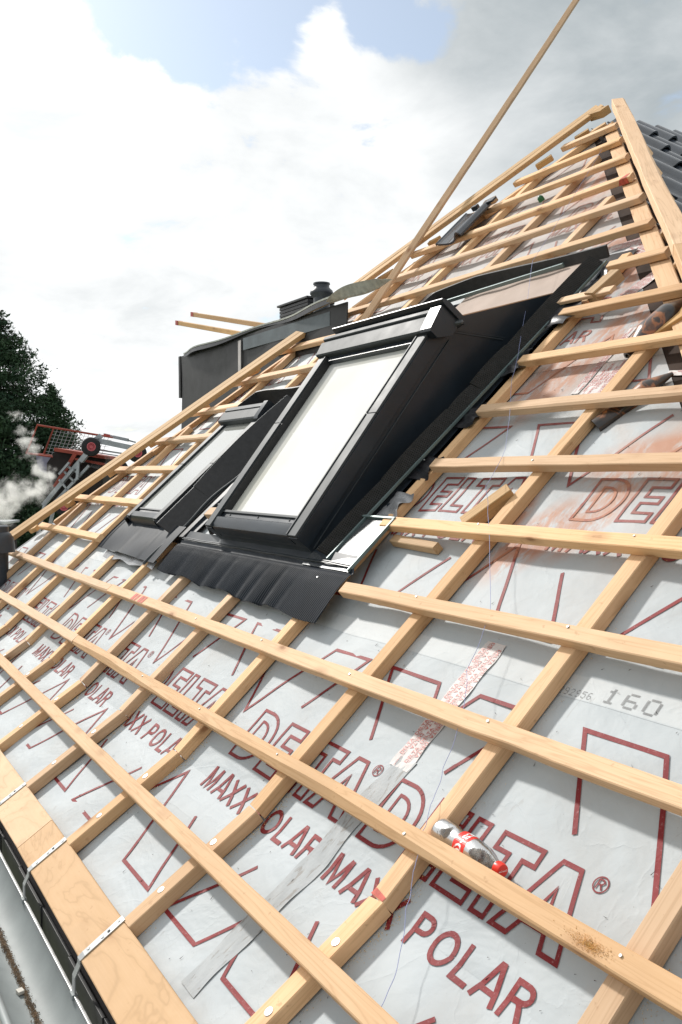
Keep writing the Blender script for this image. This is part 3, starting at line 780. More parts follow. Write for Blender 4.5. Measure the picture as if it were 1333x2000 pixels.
# -- tapes stuck on the membrane
def font_mesh(txt, size=1.0, offset=0.0):
    cu = bpy.data.curves.new('t', 'FONT'); cu.body = txt; cu.size = size; cu.offset = offset; cu.align_x = 'CENTER'; cu.align_y = 'CENTER'; cu.resolution_u = 3
    ob = bpy.data.objects.new('t', cu); COL.objects.link(ob)
    me = bpy.data.meshes.new_from_object(ob)
    vs = [Vector(v_.co) for v_ in me.vertices]; fs = [tuple(p.vertices) for p in me.polygons]
    bpy.data.objects.remove(ob); bpy.data.meshes.remove(me)
    return vs, fs
FD = font_mesh('DELTA', 1.0, 0.012)
FM = font_mesh('MULTI-BAND', 1.0, 0.0)
FB = font_mesh('VERBO DELTA', 1.0, 0.01)
def tape(p0, p1, w, text=True, fn=S1, n0=0.003, cols=4, step=0.068, size=0.0185, words=(FD, FM), wob=0.0, name='printed_tape', mats=None):
    """tape from (u,v) p0 to p1, printed along its length"""
    a_, b_ = Vector(p0), Vector(p1); d = (b_ - a_); L = d.length; d.normalize(); s_ = Vector((d.y, -d.x))
    bb = MB(); nu_, nv_ = 6, max(4, int(L / 0.02))
    rnd = random.Random(int(abs(p0[0]) * 1000))
    def P(x, y, n): q = a_ + d * y + s_ * x; return fn(q.x, q.y, sheet_n(q.y) + wav(q.x, q.y) + n0 + n)
    def sh(i, j, off):
        e = wob * math.sin(j * 23) * (1 if i > 0.5 else -1) * (1 if i in (0, 1) else 0)
        return P((i - 0.5) * w + e, j * L, off - 0.0006 + 0.0008 * math.sin(i * 9 + j * 30))
    bb.sheet(sh, nu_, nv_, 0.0008, 0)
    if text:
        for c_ in range(cols):
            x0 = -w / 2 + w * (c_ + 0.5) / cols; flip = -1 if c_ % 2 else 1
            y0 = (c_ * 0.37 % 1) * step
            while y0 < L:
                for (vs, fs), sz, off in ((words[0], size, 0), (words[1], size * 0.42, -size * 0.62)):
                    pv = []
                    for q in vs:
                        y_ = y0 + flip * q.x * sz; x_ = x0 - flip * (q.y * sz + off)
                        pv.append((x_, y_))
                    if max(p[1] for p in pv) < L and min(p[1] for p in pv) > 0 and max(abs(p[0]) for p in pv) < w / 2:
                        g = [P(x_, y_, 0.0016) for x_, y_ in pv]
                        bb.add(g, fs if True else fs, 1)
                y0 += step
    return bb.build(name, mats or [M['tape_w'], M['tape_red']], house)
tape((-2.125, 0.165), (-2.118, 0.628), 0.087, wob=0.003)
tape((-2.648, 1.80), (-2.655, 2.02), 0.11, cols=6, size=0.016, step=0.09, words=(FB, FM))
tape((-2.74, 1.83), (-2.73, 2.25), 0.04, cols=3, size=0.014, step=0.085, words=(FB, FM))
tape((-2.60, 2.08), (-2.60, 2.33), 0.06, cols=3, size=0.014, step=0.085, words=(FB, FM), n0=0.004)
tape((-3.05, 2.42), (-2.86, 2.70), 0.09, cols=5, size=0.015, step=0.085, words=(FB, FM))
tape((-3.28, 3.0), (-3.02, 2.84), 0.09, cols=5, size=0.015, step=0.085, words=(FB, FM))
tape((-3.16, 2.45), (-3.08, 2.50), 0.06, cols=4, size=0.014, step=0.085, words=(FB, FM))
tape((-3.42, 3.02), (-3.05, 3.08), 0.07, cols=4, size=0.014, step=0.085, words=(FB, FM))
tape((-2.33, 1.90), (-2.12, 1.87), 0.03, cols=2, size=0.012, step=0.085, words=(FB, FM))
tape((-7.0, 0.16), (-7.35, 0.08), 0.12, cols=5, size=0.018, step=0.08)
bb = MB()
def gt(i, j, off):
    v_ = -0.60 + j * (0.20 + 0.60); u_ = -2.142 + 0.032 * max(0, v_ / 0.2) + (i - 0.5) * 0.085 + 0.004 * math.sin(j * 21 + i * 3)
    fn = S1 if v_ >= VK else SL
    return fn(u_, v_, sheet_n(v_) + wav(u_, v_) + 0.0022 + off + 0.0006 * math.sin(i * 11 + j * 40))
bb.sheet(gt, 8, 60, 0.0008)
bb.build('grey_tape', M['greytape'], house)

# -- paint marks on the timbers, sawdust
def patch(name, pts, mt, fn=S1):
    bb = MB(); bb.add([fn(*p) for p in pts], [tuple(range(len(pts)))]); return bb.build(name, M[mt], house)
for k_, (a_, w_) in enumerate(((-4.73, 0.042), (-4.675, 0.026), (-4.62, 0.040), (-4.568, 0.024))):
    patch('paint_mark', [(a_, 0.318, TO + TT + 0.0012), (a_ + w_, 0.317, TO + TT + 0.0012), (a_ + w_ + 0.012, 0.360, TO + TT + 0.0012), (a_ + 0.010, 0.358, TO + TT + 0.0012)], 'redpaint')
patch('paint_mark', [(-1.841, VK + 0.006, TO + 0.0012), (-1.79, VK + 0.005, TO + 0.0012), (-1.787, VK + 0.016, TO + 0.0012), (-1.81, VK + 0.020, TO + 0.0012), (-1.836, VK + 0.024, TO + 0.0012)], 'redpaint')
patch('paint_mark', [(-3.82, 3.7085, TO + 0.001), (-3.745, 3.7085, TO + 0.001), (-3.745, 3.7085, TO + TT - 0.001), (-3.80, 3.7085, TO + TT - 0.001)], 'redpaint')
patch('paint_mark', [(-3.80, 3.713, TO + TT + 0.0012), (-3.75, 3.713, TO + TT + 0.0012), (-3.75, 3.755, TO + TT + 0.0012), (-3.775, 3.750, TO + TT + 0.0012)], 'redpaint')
bb = MB()
rnd = random.Random(3)
for _ in range(900):
    a_, r_ = rnd.random() * 6.283, abs(rnd.gauss(0, 1))
    u_, v_ = -1.225 + math.cos(a_) * r_ * 0.030, 0.0 + math.sin(a_) * r_ * 0.009
    if not -0.022 < v_ < 0.024: continue
    s_ = rnd.uniform(0.0005, 0.0017); q = S1(u_, v_, TO + TT + 0.0006 + rnd.random() * 0.004 * math.exp(-r_ * r_))
    d1, d2 = Vector([rnd.gauss(0, 1) for _ in range(3)]).normalized() * s_, Vector([rnd.gauss(0, 1) for _ in range(3)]).normalized() * s_
    bb.add([q - d1, q + d2, q + d1, q + NU * s_], [(0, 1, 2), (0, 2, 3), (1, 2, 3), (0, 1, 3)])
tag(bb.build('sawdust_pile', M['sawdust']), 'small heap of orange sawdust on the lowest full batten near the bottle', 'sawdust', kind='stuff')
# crumbs of sawdust and shavings lying along the counter-battens
bb = MB()
for _ in range(5200):
    ur = rnd.choice(CU[2:10]); side = rnd.random()
    u_ = ur + abs(rnd.gauss(0, 0.018)) if side < 0.75 else ur - CWD - abs(rnd.gauss(0, 0.012))
    v_ = VK + rnd.gauss(0, 0.10) if rnd.random() < 0.55 else rnd.uniform(-0.6, 1.2)
    fn = S1 if v_ >= VK else SL; s_ = rnd.uniform(0.0006, 0.0022)
    q = fn(u_, v_, sheet_n(v_) + wav(u_, v_) + s_)
    d1, d2 = Vector([rnd.gauss(0, 1) for _ in range(3)]).normalized() * s_, Vector([rnd.gauss(0, 1) for _ in range(3)]).normalized() * s_
    bb.add([q - d1, q + d2, q + d1, q + NU * s_], [(0, 1, 2), (0, 2, 3), (1, 2, 3), (0, 1, 3)])
for _ in range(260):        # splinters
    u_, v_ = rnd.uniform(-4.5, -1.2), rnd.uniform(-0.6, 1.9)
    fn = S1 if v_ >= VK else SL; q = fn(u_, v_, sheet_n(v_) + wav(u_, v_) + 0.0022); a_ = rnd.random() * 3.14; l_ = rnd.uniform(0.004, 0.016)
    d = Vector((math.cos(a_), math.sin(a_) * cT, math.sin(a_) * sT)) * l_; e_ = NU.cross(d).normalized() * 0.0007
    bb.add([q - e_, q + d, q + e_, q + NU * 0.0015], [(0, 1, 2), (0, 1, 3), (2, 1, 3)], 1)
tag(bb.build('wood_crumbs', [M['sawdust'], M['bark']]), 'crumbs of sawdust and splinters scattered on the membrane beside the counter-battens', 'wood crumbs', kind='stuff')

# ------------------------------------------------------------------ gutter
gut = empty('gutter', (-3, -0.75, -0.6), 'grey half-round metal gutter with steel straps below the eave plank', 'gutter')
setinv(gut, Matrix.Translation(gut.location))
GY, GZ, GR = -0.755, -0.505, 0.088
b = MB()
def gfn(i, j, off):
    a_ = math.pi + (j) * math.pi; rr = GR - off
    return Vector((-9.2 + i * 9.2, GY - math.cos(a_) * rr * -1 if False else GY + math.cos(a_) * rr, GZ + math.sin(a_) * rr))
b.sheet(gfn, 40, 24, 0.0015)
b.build('channel', M['zinc'], gut, autos=30)
b = MB(); b.tube([(-9.2, GY - GR - 0.008, GZ + 0.004), (0, GY - GR - 0.008, GZ + 0.004)], 0.0115, 12); b.build('front_bead', M['zinc'], gut, autos=40)
b = MB(); b.box((-9.2, GY + GR - 0.003, GZ - 0.004), (9.2, 0, 0), (0, 0.009, 0), (0, 0, 0.011), bev=0.002); b.build('back_rim', M['steel'], gut)
b = MB()
rnd = random.Random(9)
for _ in range(9000):
    x_ = rnd.uniform(-4.2, -2.2); y_ = GY + 0.006 + rnd.gauss(0, 0.0050); s_ = rnd.uniform(0.0010, 0.0034)
    q = Vector((x_, y_, GZ - math.sqrt(max(0, (GR - .003) ** 2 - (y_ - GY) ** 2)) + s_ * 0.6))
    d1, d2 = Vector([rnd.gauss(0, 1) for _ in range(3)]).normalized() * s_, Vector([rnd.gauss(0, 1) for _ in range(3)]).normalized() * s_
    b.add([q - d1, q + d2, q + d1, q + Vector((0, 0, s_))], [(0, 1, 2), (0, 2, 3), (1, 2, 3), (0, 1, 3)])
tag(b.build('silt_line', simple('brown_silt', (0.30, 0.22, 0.15), 0.95, 0, 0.4, 40, 0)), 'brown line of grit along the bottom of the gutter', 'grit', kind='stuff')
b = MB(); b.box((-2.78, GY - 0.018, GZ - GR + 0.005), (0.022, 0.004, 0), (-0.005, 0.018, 0.0), (0, 0, 0.010), bev=0.0015)
tag(b.build('mortar_chip', simple('pale_mortar', (0.55, 0.52, 0.47), 0.9)), 'small pale chip lying on the grit in the gutter', 'debris')
for uc in (-1.87, -2.53, -3.19, -3.85, -4.5, -5.16, -5.82, -6.48, -7.14):
    b = MB(); hw = 0.0135; tk = 0.0035
    path = [SL(uc, -0.618, 0.0445), SL(uc, -0.752, 0.0445), SL(uc, -0.768, 0.043), SL(uc, -0.775, 0.032)]
    e_ = path[-1]; path += [Vector((uc, GY + GR + 0.003, GZ + 0.055)), Vector((uc, GY + GR + 0.002, GZ - 0.004))]
    for k_ in range(1, 9):
        a_ = -k_ / 8 * math.pi; path.append(Vector((uc, GY + math.cos(a_) * (GR + 0.006), GZ + math.sin(a_) * (GR + 0.006))))
    vs, fs = [], []
    for k_, q in enumerate(path):
        tdir = (path[min(k_ + 1, len(path) - 1)] - path[max(k_ - 1, 0)]).normalized(); nn_ = Vector((1, 0, 0)).cross(tdir).normalized()
        nn_ = -nn_
        for sx in (-hw, hw):
            for o_ in (0, tk): vs.append(q + Vector((sx, 0, 0)) + nn_ * o_)
    for k_ in range(len(path) - 1):
        a_, c_ = k_ * 4, (k_ + 1) * 4
        fs += [(a_, a_ + 1, c_ + 1, c_), (a_ + 1, a_ + 3, c_ + 3, c_ + 1), (a_ + 3, a_ + 2, c_ + 2, c_ + 3), (a_ + 2, a_, c_, c_ + 2)]
    fs += [(0, 2, 3, 1)]
    b.add(vs, fs)
    br = b.build('bracket', M['steel'], gut)
    for vv in (-0.632, -0.668, -0.690, -0.735):
        bb = MB(); bb.lathe(SL(uc + random.uniform(-.003, .003), vv, 0.0481), NL, [(0.0001, 0.0015), (0.0042, 0.0016), (0.0052, 0.0)], 12)
        s_ = bb.build('screw', M['anth_l'] if vv == -0.668 else M['steel'], br); s_.matrix_parent_inverse = (gut.matrix_world.inverted() if False else Matrix.Translation(-gut.location)) if False else Matrix.Identity(4)
        s_.parent = br
    b = MB(); b.box((uc - 0.014, GY + GR - 0.008, GZ - 0.006), (0.028, 0, 0), (0, 0.016, 0), (0, 0, 0.016), bev=0.003); c_ = b.build('clip', M['zinc'], br); c_.matrix_parent_inverse = Matrix.Identity(4)
# black fascia behind the gutter
b = MB()
x_ = -9.2
ye = SL(0, -0.768, 0.0).y
b.box((-9.2, ye + 0.004, -1.2), (9.2, 0, 0), (0, 0.02, 0), (0, 0, 1.2 + SL(0, -0.768, 0.0).z), 0)
k_ = 0
while x_ < 0:
    l_ = 0.36; b.box((x_, ye - 0.010 + 0.004 * (k_ % 2), GZ - 0.30), (l_ - 0.004, 0, 0), (0, 0.010, 0), (0, 0, 0.315), 1, bev=0.001); x_ += l_; k_ += 1
b.build('fascia', [M['dark'], M['slate']], house)
# ------------------------------------------------------------------ large roof window
WA = R(53.04)
WO = S1(-3.4, 0.793, 0.185); WB = Vector((0, math.cos(WA), math.sin(WA))); WN = Vector((0, -math.sin(WA), math.cos(WA)))
def Lw(a, b_, c): return WO + Vector((a, 0, 0)) + WB * b_ + WN * c
def wbox(bb, a0, a1, b0, b1, c0, c1, mi=0, bev=0.0):
    bb.box(Lw(a0, b0, c0), Vector((a1 - a0, 0, 0)), WB * (b1 - b0), WN * (c1 - c0), mi, bev)
def wprism(bb, a0, a1, prof, mi=0):
    bb.prism([Lw(a0, q[0], q[1]) for q in prof], Vector((a1 - a0, 0, 0)), mi)
win = empty('roof_window', WO, 'large raised roof window with white glass and a deep dark metal cheek on its right side', 'roof window')
setinv(win, Matrix.Translation(win.location))
WW = 0.995
b = MB()
wbox(b, -0.075, 0.0, -0.01, 1.19, -0.082, -0.013, bev=0.002)
wbox(b, -WW, -WW + 0.075, -0.01, 1.19, -0.082, -0.013, bev=0.002)
wbox(b, -WW + 0.075, -0.075, -0.008, 0.06, -0.082, -0.03)
wbox(b, -WW + 0.075, -0.075, 1.06, 1.19, -0.082, -0.013)
b.build('frame', M['anth'], win)
for a0, a1, nm in ((-0.082, -0.003, 0), (-WW + 0.003, -WW + 0.082, 0)):
    for b0, b1 in ((-0.005, 0.64), (0.643, 1.085)):
        b = MB(); wbox(b, a0, a1, b0, b1, -0.0125, 0.0, bev=0.003)
        ai = a0 if a0 > -0.5 else a1 - 0.008
        wbox(b, ai, ai + 0.008, b0 + 0.002, b1 - 0.002, 0.0005, 0.005, bev=0.001)
        b.build('side_cover', M['anth_l'], win)
b = MB(); wprism(b, -WW + 0.083, -0.083, [(-0.012, -0.06), (-0.010, -0.030), (-0.002, -0.010), (0.012, -0.002), (0.050, 0.001), (0.058, -0.006), (0.064, -0.020), (0.100, -0.020), (0.100, -0.04), (0.0, -0.06)])
b.build('bottom_cover', M['anth'], win, autos=35)
b = MB(); wbox(b, -WW + 0.083, -0.083, 0.088, 0.101, -0.0195, -0.011, bev=0.002); b.build('glazing_bar', M['anth_l'], win)
b = MB()
for a_ in (-0.82, -0.5, -0.18): b.lathe(Lw(a_, 0.078, -0.0195), WN, [(0.0001, 0.003), (0.004, 0.003), (0.005, 0)], 10)
b.build('rivet', M['anth_l'], win)
b = MB()
wbox(b, -WW + 0.083, -0.083, 0.102, 1.08, -0.056, -0.0420); b.build('glass_pane', M['pane_big'], win)
b = MB()
for a_ in (-0.0835 - 0.009, -WW + 0.0835): wbox(b, a_, a_ + 0.009, 0.10, 1.07, -0.0415, -0.004)
b.build('gasket', M['foam'], win)
b = MB()
wprism(b, -WW - 0.012, -0.035, [(1.086, -0.012), (1.084, 0.012), (1.090, 0.020), (1.162, 0.030), (1.170, 0.026), (1.172, 0.018), (1.178, 0.018), (1.180, 0.030), (1.184, 0.034), (1.200, 0.036), (1.204, 0.032), (1.204, -0.012)], 0)
b.build('hood', M['anth_l'], win, autos=30)
b = MB(); wprism(b, -WW - 0.012, -0.035, [(1.078, -0.050), (1.078, -0.0125), (1.205, -0.0125), (1.205, -0.050)]); b.build('hood_underside', M['anth'], win)
b = MB()
wprism(b, -0.034, 0.046, [(1.080, -0.030), (1.080, 0.016), (1.090, 0.024), (1.205, 0.040), (1.212, 0.030), (1.212, -0.085), (1.14, -0.085)])
b.build('hood_end_cap', M['anth'], win, autos=30)
b = MB(); wprism(b, -WW + 0.08, 0.060, [(1.213, -0.10), (1.213, 0.036), (1.220, 0.060), (1.226, 0.060), (1.240, 0.03), (1.240, -0.10)]); b.build('back_cover', M['anth'], win, autos=30)
# casing: tapering cheek, sloping top
CP = [(0.800, 0.001), (0.800, 0.112), (1.93, 0.322), (2.030, 0.335), (2.066, 0.326), (2.62, 0.048), (2.62, 0.001)]
b = MB(); b.prism([S1(-3.43, v_, n_) for v_, n_ in CP], Vector((0.022, 0, 0)), 0); b.build('cheek_panel', M['anth'], win)
b = MB(); b.prism([S1(-4.385, v_, n_) for v_, n_ in CP], Vector((0.022, 0, 0)), 0); b.build('cheek_panel', M['anth'], win)
b = MB()
b.box(S1(-4.363, 0.80, 0.0), Vector((0.932, 0, 0)), S1(0, 0.02, 0) - S1(0, 0, 0), NU * 0.108); b.build('front_panel', M['anth'], win)
b = MB()
def filmfn(i, j, off):
    v_ = 1.98 + j * 0.89; base = (0.334 if v_ < 2.05 else max(0.052, 0.334 - (v_ - 2.05) * 0.512))
    return S1(-4.36 + i * 0.925, v_, base - 0.004 + off + 0.0025 * math.sin(i * 17 + j * 5) * math.sin(j * 22))
b.sheet(filmfn, 30, 40, 0.002); b.build('top_film', M['film'], win, autos=60)
b = MB()
for (v0_, n0_), (v1_, n1_) in zip(CP[3:5], CP[4:6]):
    b.tube([S1(-3.412, v0_, n0_ + 0.001), S1(-3.412, v1_, n1_ + 0.001)], 0.0045, 8)
b.build('cheek_edge_trim', simple('peach_edge_trim', (0.42, 0.25, 0.15), 0.5), win)
b = MB()
d_ = (S1(0, 1.93, 0.322) - S1(0, 0.80, 0.112)).normalized()
b.box(S1(-3.4075, 0.815, 0.082), Vector((0.006, 0, 0)), d_ * 1.14, NU * 0.004)
b.box(S1(-3.4075, 1.96, 0.318), Vector((0.004, 0, 0)), (S1(0, 2.18, 0.10) - S1(0, 1.96, 0.318)), NU * 0.005)
b.box(S1(-3.4075, 1.975, 0.318), Vector((0.002, 0, 0)), (S1(0, 2.195, 0.10) - S1(0, 1.975, 0.318)), NU * 0.003)
b.build('cheek_seam', M['anth_l'], win)
b = MB(); b.lathe(Lw(0.02, 1.20, -0.075), Vector((1, 0.2, 0.1)), [(0.0001, 0.055), (0.010, 0.05), (0.018, 0.03), (0.024, 0)], 14); b.build('drain_fold', M['anth_s'], win, autos=40)
# flashing around it
b = MB()
def pan(i, j, off):
    u_ = -4.83 + i * 1.80; v_ = 0.742 + j * 0.075
    return S1(u_, v_, 0.066 + 0.012 * j + 0.002 * math.sin(i * 30) + off)
b.sheet(pan, 40, 3, 0.0015)
b.build('apron_pan', M['anth'], win, autos=40)
b = MB()
def span(i, j, off): return S1(-3.405 + i * 0.378, 0.735 + j * 0.290, 0.074 + 0.001 * math.sin(i * 9 + j * 6) + off)
b.sheet(span, 10, 10, 0.0015)
b.build('side_pan', M['anth_s'], win, autos=40)
b = MB()
b.box(S1(-3.034, 0.737, 0.072), Vector((0.010, 0, 0)), S1(0, 0.29, 0) - S1(0, 0, 0), NU * 0.014, bev=0.002)
b.box(S1(-3.262, 1.016, 0.072), Vector((0.238, 0, 0)), S1(0, 0.010, 0) - S1(0, 0, 0), NU * 0.016, bev=0.002)
b.build('pan_edge', M['teal'], win)
b = MB()
def span2(i, j, off): return S1(-3.41 + i * 0.185, 1.01 + j * 1.80, 0.046 + 0.002 * math.sin(j * 40) + off)
b.sheet(span2, 4, 60, 0.0015); b.build('side_pan', M['anth'], win)
b = MB(); b.box(S1(-3.243, 0.775, 0.076), Vector((0.010, 0, 0)), S1(0, 2.02, -0.022) - S1(0, 0, 0), NU * 0.012, bev=0.002); b.build('metal_edge', M['teal'], win)
def foam_strip(v0, v1, lo, hi, parent, side=1, waves=0.0, flare=0.0, thick=0.014, mat_='foam', line=False, bowa=0.0, rib=True):
    bb = MB(); L = v1 - v0; n_ = int(L / (0.0025 if rib else 0.02))
    def f(i, j, off):
        v_ = v0 + i * L; cur = 0.0022 * math.sin(i * n_ * 2 * math.pi / 4) if rib else 0.0
        bow = bowa * math.sin(i * math.pi) + waves * math.sin(i * 5.1 + v0 * 3)
        u_ = lo[0] + (hi[0] - lo[0]) * j; nn_ = lo[1] + (hi[1] - lo[1]) * j + bow * j
        dx, dn = (hi[1] - lo[1]), -(hi[0] - lo[0]); q = math.hypot(dx, dn)
        k = (cur + off) / q
        return S1(u_ - side * dx * k * -1 if False else u_ + dx * k * side, v_ + flare * j, nn_ + dn * k * side)
    bb.sheet(f, n_, 3, thick)
    o = bb.build('foam_strip', M[mat_], parent)
    if line:
        b2 = MB(); b2.tube([f(i / 24, 1.0, thick * 0.5) + NU * 0.002 for i in range(25)], 0.0028, 6)
        l_ = b2.build('backing_edge', M['whiteline'], o); l_.parent = o; l_.matrix_parent_inverse = Matrix.Identity(4)
    return o
for v0, v1, dh in ((0.80, 1.22, 0.0), (1.215, 1.66, 0.004), (1.65, 1.84, -0.004), (1.835, 2.10, 0.006), (2.095, 2.78, 0.0)):
    foam_strip(v0, v1, (-3.256, 0.058), (-3.302, 0.112 + dh), win, side=1, bowa=0.006, flare=-0.012)
foam_strip(0.82, 1.9, (-4.56, 0.06), (-4.475, 0.145), win, side=-1)
# upstand across the top
b = MB()
def up(i, j, off):
    u_ = -4.66 + i * 1.38
    v_ = 2.80 + 0.07 * min(1, i * 3.5) - 0.03 * max(0, i - 0.6) - (0.18 * (1 - i / 0.04) if i < 0.04 else 0)
    return S1(u_, v_ + j * 0.02 + off, 0.045 + j * (0.085 - 0.028 * i + 0.006 * math.sin(i * 6)))
b.sheet(up, 80, 3, 0.012); b.build('foam_strip', M['foam'], win)
b = MB(); b.box(S1(-4.52, 2.785, 0.062), Vector((0.96, 0, 0)) + (S1(0, 0.06, 0) - S1(0, 0, 0)), S1(0, 0.012, 0) - S1(0, 0, 0), NU * 0.022, bev=0.003); b.build('metal_edge', M['teal'], win)
b = MB(); b.box(S1(-4.64, 2.05, 0.03), Vector((0.25, 0, 0)), S1(0, 0.75, 0) - S1(0, 0, 0), NU * 0.006); b.build('side_pan', M['anth'], win)
foam_strip(2.2, 2.68, (-4.68, 0.05), (-4.64, 0.16), win, side=-1)
# pleated apron
b = MB()
folds = [(-4.58, 0.05, 0.5), (-4.20, 0.05, 0.9), (-4.02, 0.035, 0.7), (-3.78, 0.045, 1.3), (-3.66, 0.03, 0.8), (-3.50, 0.035, 1.3), (-3.36, 0.03, 0.5)]
def apr(i, j, off):
    u_ = -4.835 + i * 1.835 + j * (0.02 * (i - 0.3))
    v0_ = 0.750; v1_ = 0.545 - 0.050 * i - 0.008 * math.sin(i * 22)
    v_ = v0_ + (v1_ - v0_) * j
    n_ = 0.078 - 0.004 * j - 0.026 * max(0, j - 0.35) ** 1.2
    n_ += -0.010 * math.exp(-((v_ - 0.735) / 0.01) ** 2)
    for fu, fw_, fa in folds:
        x_ = (u_ - fu - 0.02 * (1 - j)) / (fw_ * (0.5 + 0.5 * j)); n_ += (j ** 1.4) * fa * (-0.012 * math.exp(-x_ * x_ * 0.7) + 0.003 * math.exp(-((x_ - 1.6) ** 2)))
    n_ += 0.0017 * math.sin(u_ * 2 * math.pi / 0.0135) * min(1, j * 6)
    n_ = max(n_, 0.012)
    return S1(u_, v_, n_ + off)
b.sheet(apr, 1000, 26, 0.0015)
b.build('pleated_apron', M['lead'], win, autos=80)
b = MB()
for vv, nn in ((0.757, 0.081), (0.766, 0.081)): b.tube([S1(-4.83 + 1.8 * i / 30, vv + 0.0015 * math.sin(i), nn) for i in range(31)], 0.0032, 6)
b.build('apron_bead', M['anth'], win)
# black foil collar and flaps beside the window
b = MB()
def foil(u0_, u1_, v0_, v1_, n0_, amp, sd):
    def f(i, j, off):
        u_ = u0_ + i * (u1_ - u0_) + 0.02 * math.sin(j * 9 + sd) * i; v_ = v0_ + j * (v1_ - v0_)
        return S1(u_, v_, n0_ + amp * (0.6 * math.sin(i * 5 + j * 7 + sd) + 0.4 * math.sin(j * 19 + i * 3 + sd * 2)) * (0.3 + i) + off)
    b.sheet(f, 10, 24, 0.001)
foil(-3.42, -3.19, 0.95, 2.95, 0.010, 0.004, 0)
foil(-3.27, -3.13, 1.28, 1.42, 0.052, 0.010, 1); foil(-3.27, -3.12, 1.60, 1.74, 0.060, 0.012, 2); foil(-3.27, -3.14, 1.93, 2.10, 0.066, 0.012, 3)
foil(-3.27, -3.10, 2.28, 2.50, 0.070, 0.010, 4); foil(-3.28, -3.15, 2.55, 2.78, 0.045, 0.012, 5)
b.build('foil_collar', M['blackfoil'], win, autos=40)
b = MB(); foil(-3.24, -3.12, 1.06, 1.20, 0.050, 0.010, 7); b.build('foil_flap', M['foil'], win, autos=50)

# ------------------------------------------------------------------ small roof window
w2 = empty('roof_window', S1(-5.545, 0.82, 0.1), 'small low roof window with grey glass, left of the raised window', 'roof window')
setinv(w2, Matrix.Translation(w2.location))
dV = lambda x: S1(0, x, 0) - S1(0, 0, 0)
U0, U1, V0, V1, NT = -5.835, -5.265, 0.812, 1.800, 0.150
def sbox(bb, u0_, u1_, v0_, v1_, n0_, n1_, mi=0, bev=0.0): bb.box(S1(u0_, v0_, n0_), Vector((u1_ - u0_, 0, 0)), dV(v1_ - v0_), NU * (n1_ - n0_), mi, bev)
b = MB(); sbox(b, U0, U0 + 0.06, V0, V1, 0.03, NT - 0.012); sbox(b, U1 - 0.06, U1, V0, V1, 0.03, NT - 0.012); sbox(b, U0 + 0.06, U1 - 0.06, V0, V0 + 0.05, 0.03, NT - 0.03); sbox(b, U0 + 0.06, U1 - 0.06, V1 - 0.06, V1, 0.03, NT - 0.012); b.build('frame', M['anth'], w2)
for a0, a1 in ((U0, U0 + 0.062), (U1 - 0.062, U1)):
    for q0, q1 in ((V0 + 0.004, 1.30), (1.303, 1.72)):
        b = MB(); sbox(b, a0, a1, q0, q1, NT - 0.011, NT, bev=0.003); b.build('side_cover', M['anth_l'], w2)
b = MB(); b.prism([S1(U0 + 0.063, v_, n_) for v_, n_ in ((V0 - 0.008, 0.075), (V0 - 0.004, 0.125), (V0 + 0.012, 0.146), (V0 + 0.048, 0.150), (V0 + 0.054, 0.132), (V0 + 0.09, 0.132), (V0 + 0.09, 0.10), (V0, 0.075))], Vector((U1 - U0 - 0.126, 0, 0))); b.build('bottom_cover', M['anth'], w2, autos=35)
b = MB(); sbox(b, U0 + 0.063, U1 - 0.063, V0 + 0.08, V0 + 0.092, 0.1325, 0.140, bev=0.002); b.build('glazing_bar', M['anth_l'], w2)
b = MB(); sbox(b, U0 + 0.063, U1 - 0.063, V0 + 0.093, 1.72, 0.120, 0.1345); b.build('glass_pane', M['pane_small'], w2)
b = MB(); b.prism([S1(U0 - 0.01, v_, n_) for v_, n_ in ((1.695, 0.139), (1.692, 0.172), (1.70, 0.180), (1.765, 0.194), (1.773, 0.180), (1.78, 0.195), (1.805, 0.20), (1.81, 0.14))], Vector((U1 - U0 + 0.005, 0, 0))); b.build('hood', M['anth_l'], w2, autos=30)
b = MB(); b.prism([S1(U1 - 0.004, v_, n_) for v_, n_ in ((1.690, 0.10), (1.686, 0.172), (1.70, 0.182), (1.815, 0.206), (1.83, 0.18), (1.83, 0.06))], Vector((0.055, 0, 0))); b.build('hood_end_cap', M['anth'], w2, autos=30)
foam_strip(0.775, 1.12, (-5.03, 0.045), (-5.135, 0.155), w2, side=1, bowa=0.0, line=True, rib=False)
foam_strip(1.08, 1.90, (-5.03, 0.045), (-5.135, 0.160), w2, side=1, bowa=0.018, line=True, rib=False)
foam_strip(0.80, 0.98, (-5.92, 0.06), (-5.87, 0.13), w2, side=-1)
b = MB()
def ap2(i, j, off):
    u_ = -6.06 + i * 1.15; v_ = 0.835 - j * (0.25 + 0.02 * i)
    n_ = 0.088 - 0.010 * j + 0.004 * math.sin(j * math.pi) + 0.004 * math.sin(i * 9 + j * 3) * j + 0.006 * math.exp(-((i - 0.42) / 0.03) ** 2) * j - 0.006 * math.exp(-((i - 0.75) / 0.02) ** 2) * j
    if i < 0.07: n_ += 0.004 * math.sin(i * 2 * math.pi / 0.018)
    return S1(u_, v_, n_ + off)
b.sheet(ap2, 160, 18, 0.0015); b.build('apron', M['lead'], w2, autos=50)
b = MB()
def ap3(i, j, off): return S1(-5.93 + i * 0.98, 0.60 - j * 0.055 - 0.01 * math.sin(i * 13), 0.052 - 0.012 * j + 0.003 * math.sin(i * 21) + off)
b.sheet(ap3, 60, 3, 0.001); b.build('foil_flap', M['foil'], w2, autos=50)
b = MB(); sbox(b, -5.27, -4.90, 0.76, 2.0, 0.028, 0.033); sbox(b, -6.02, -5.84, 0.84, 1.95, 0.028, 0.033); b.build('side_pan', M['anth'], w2)
b = MB()
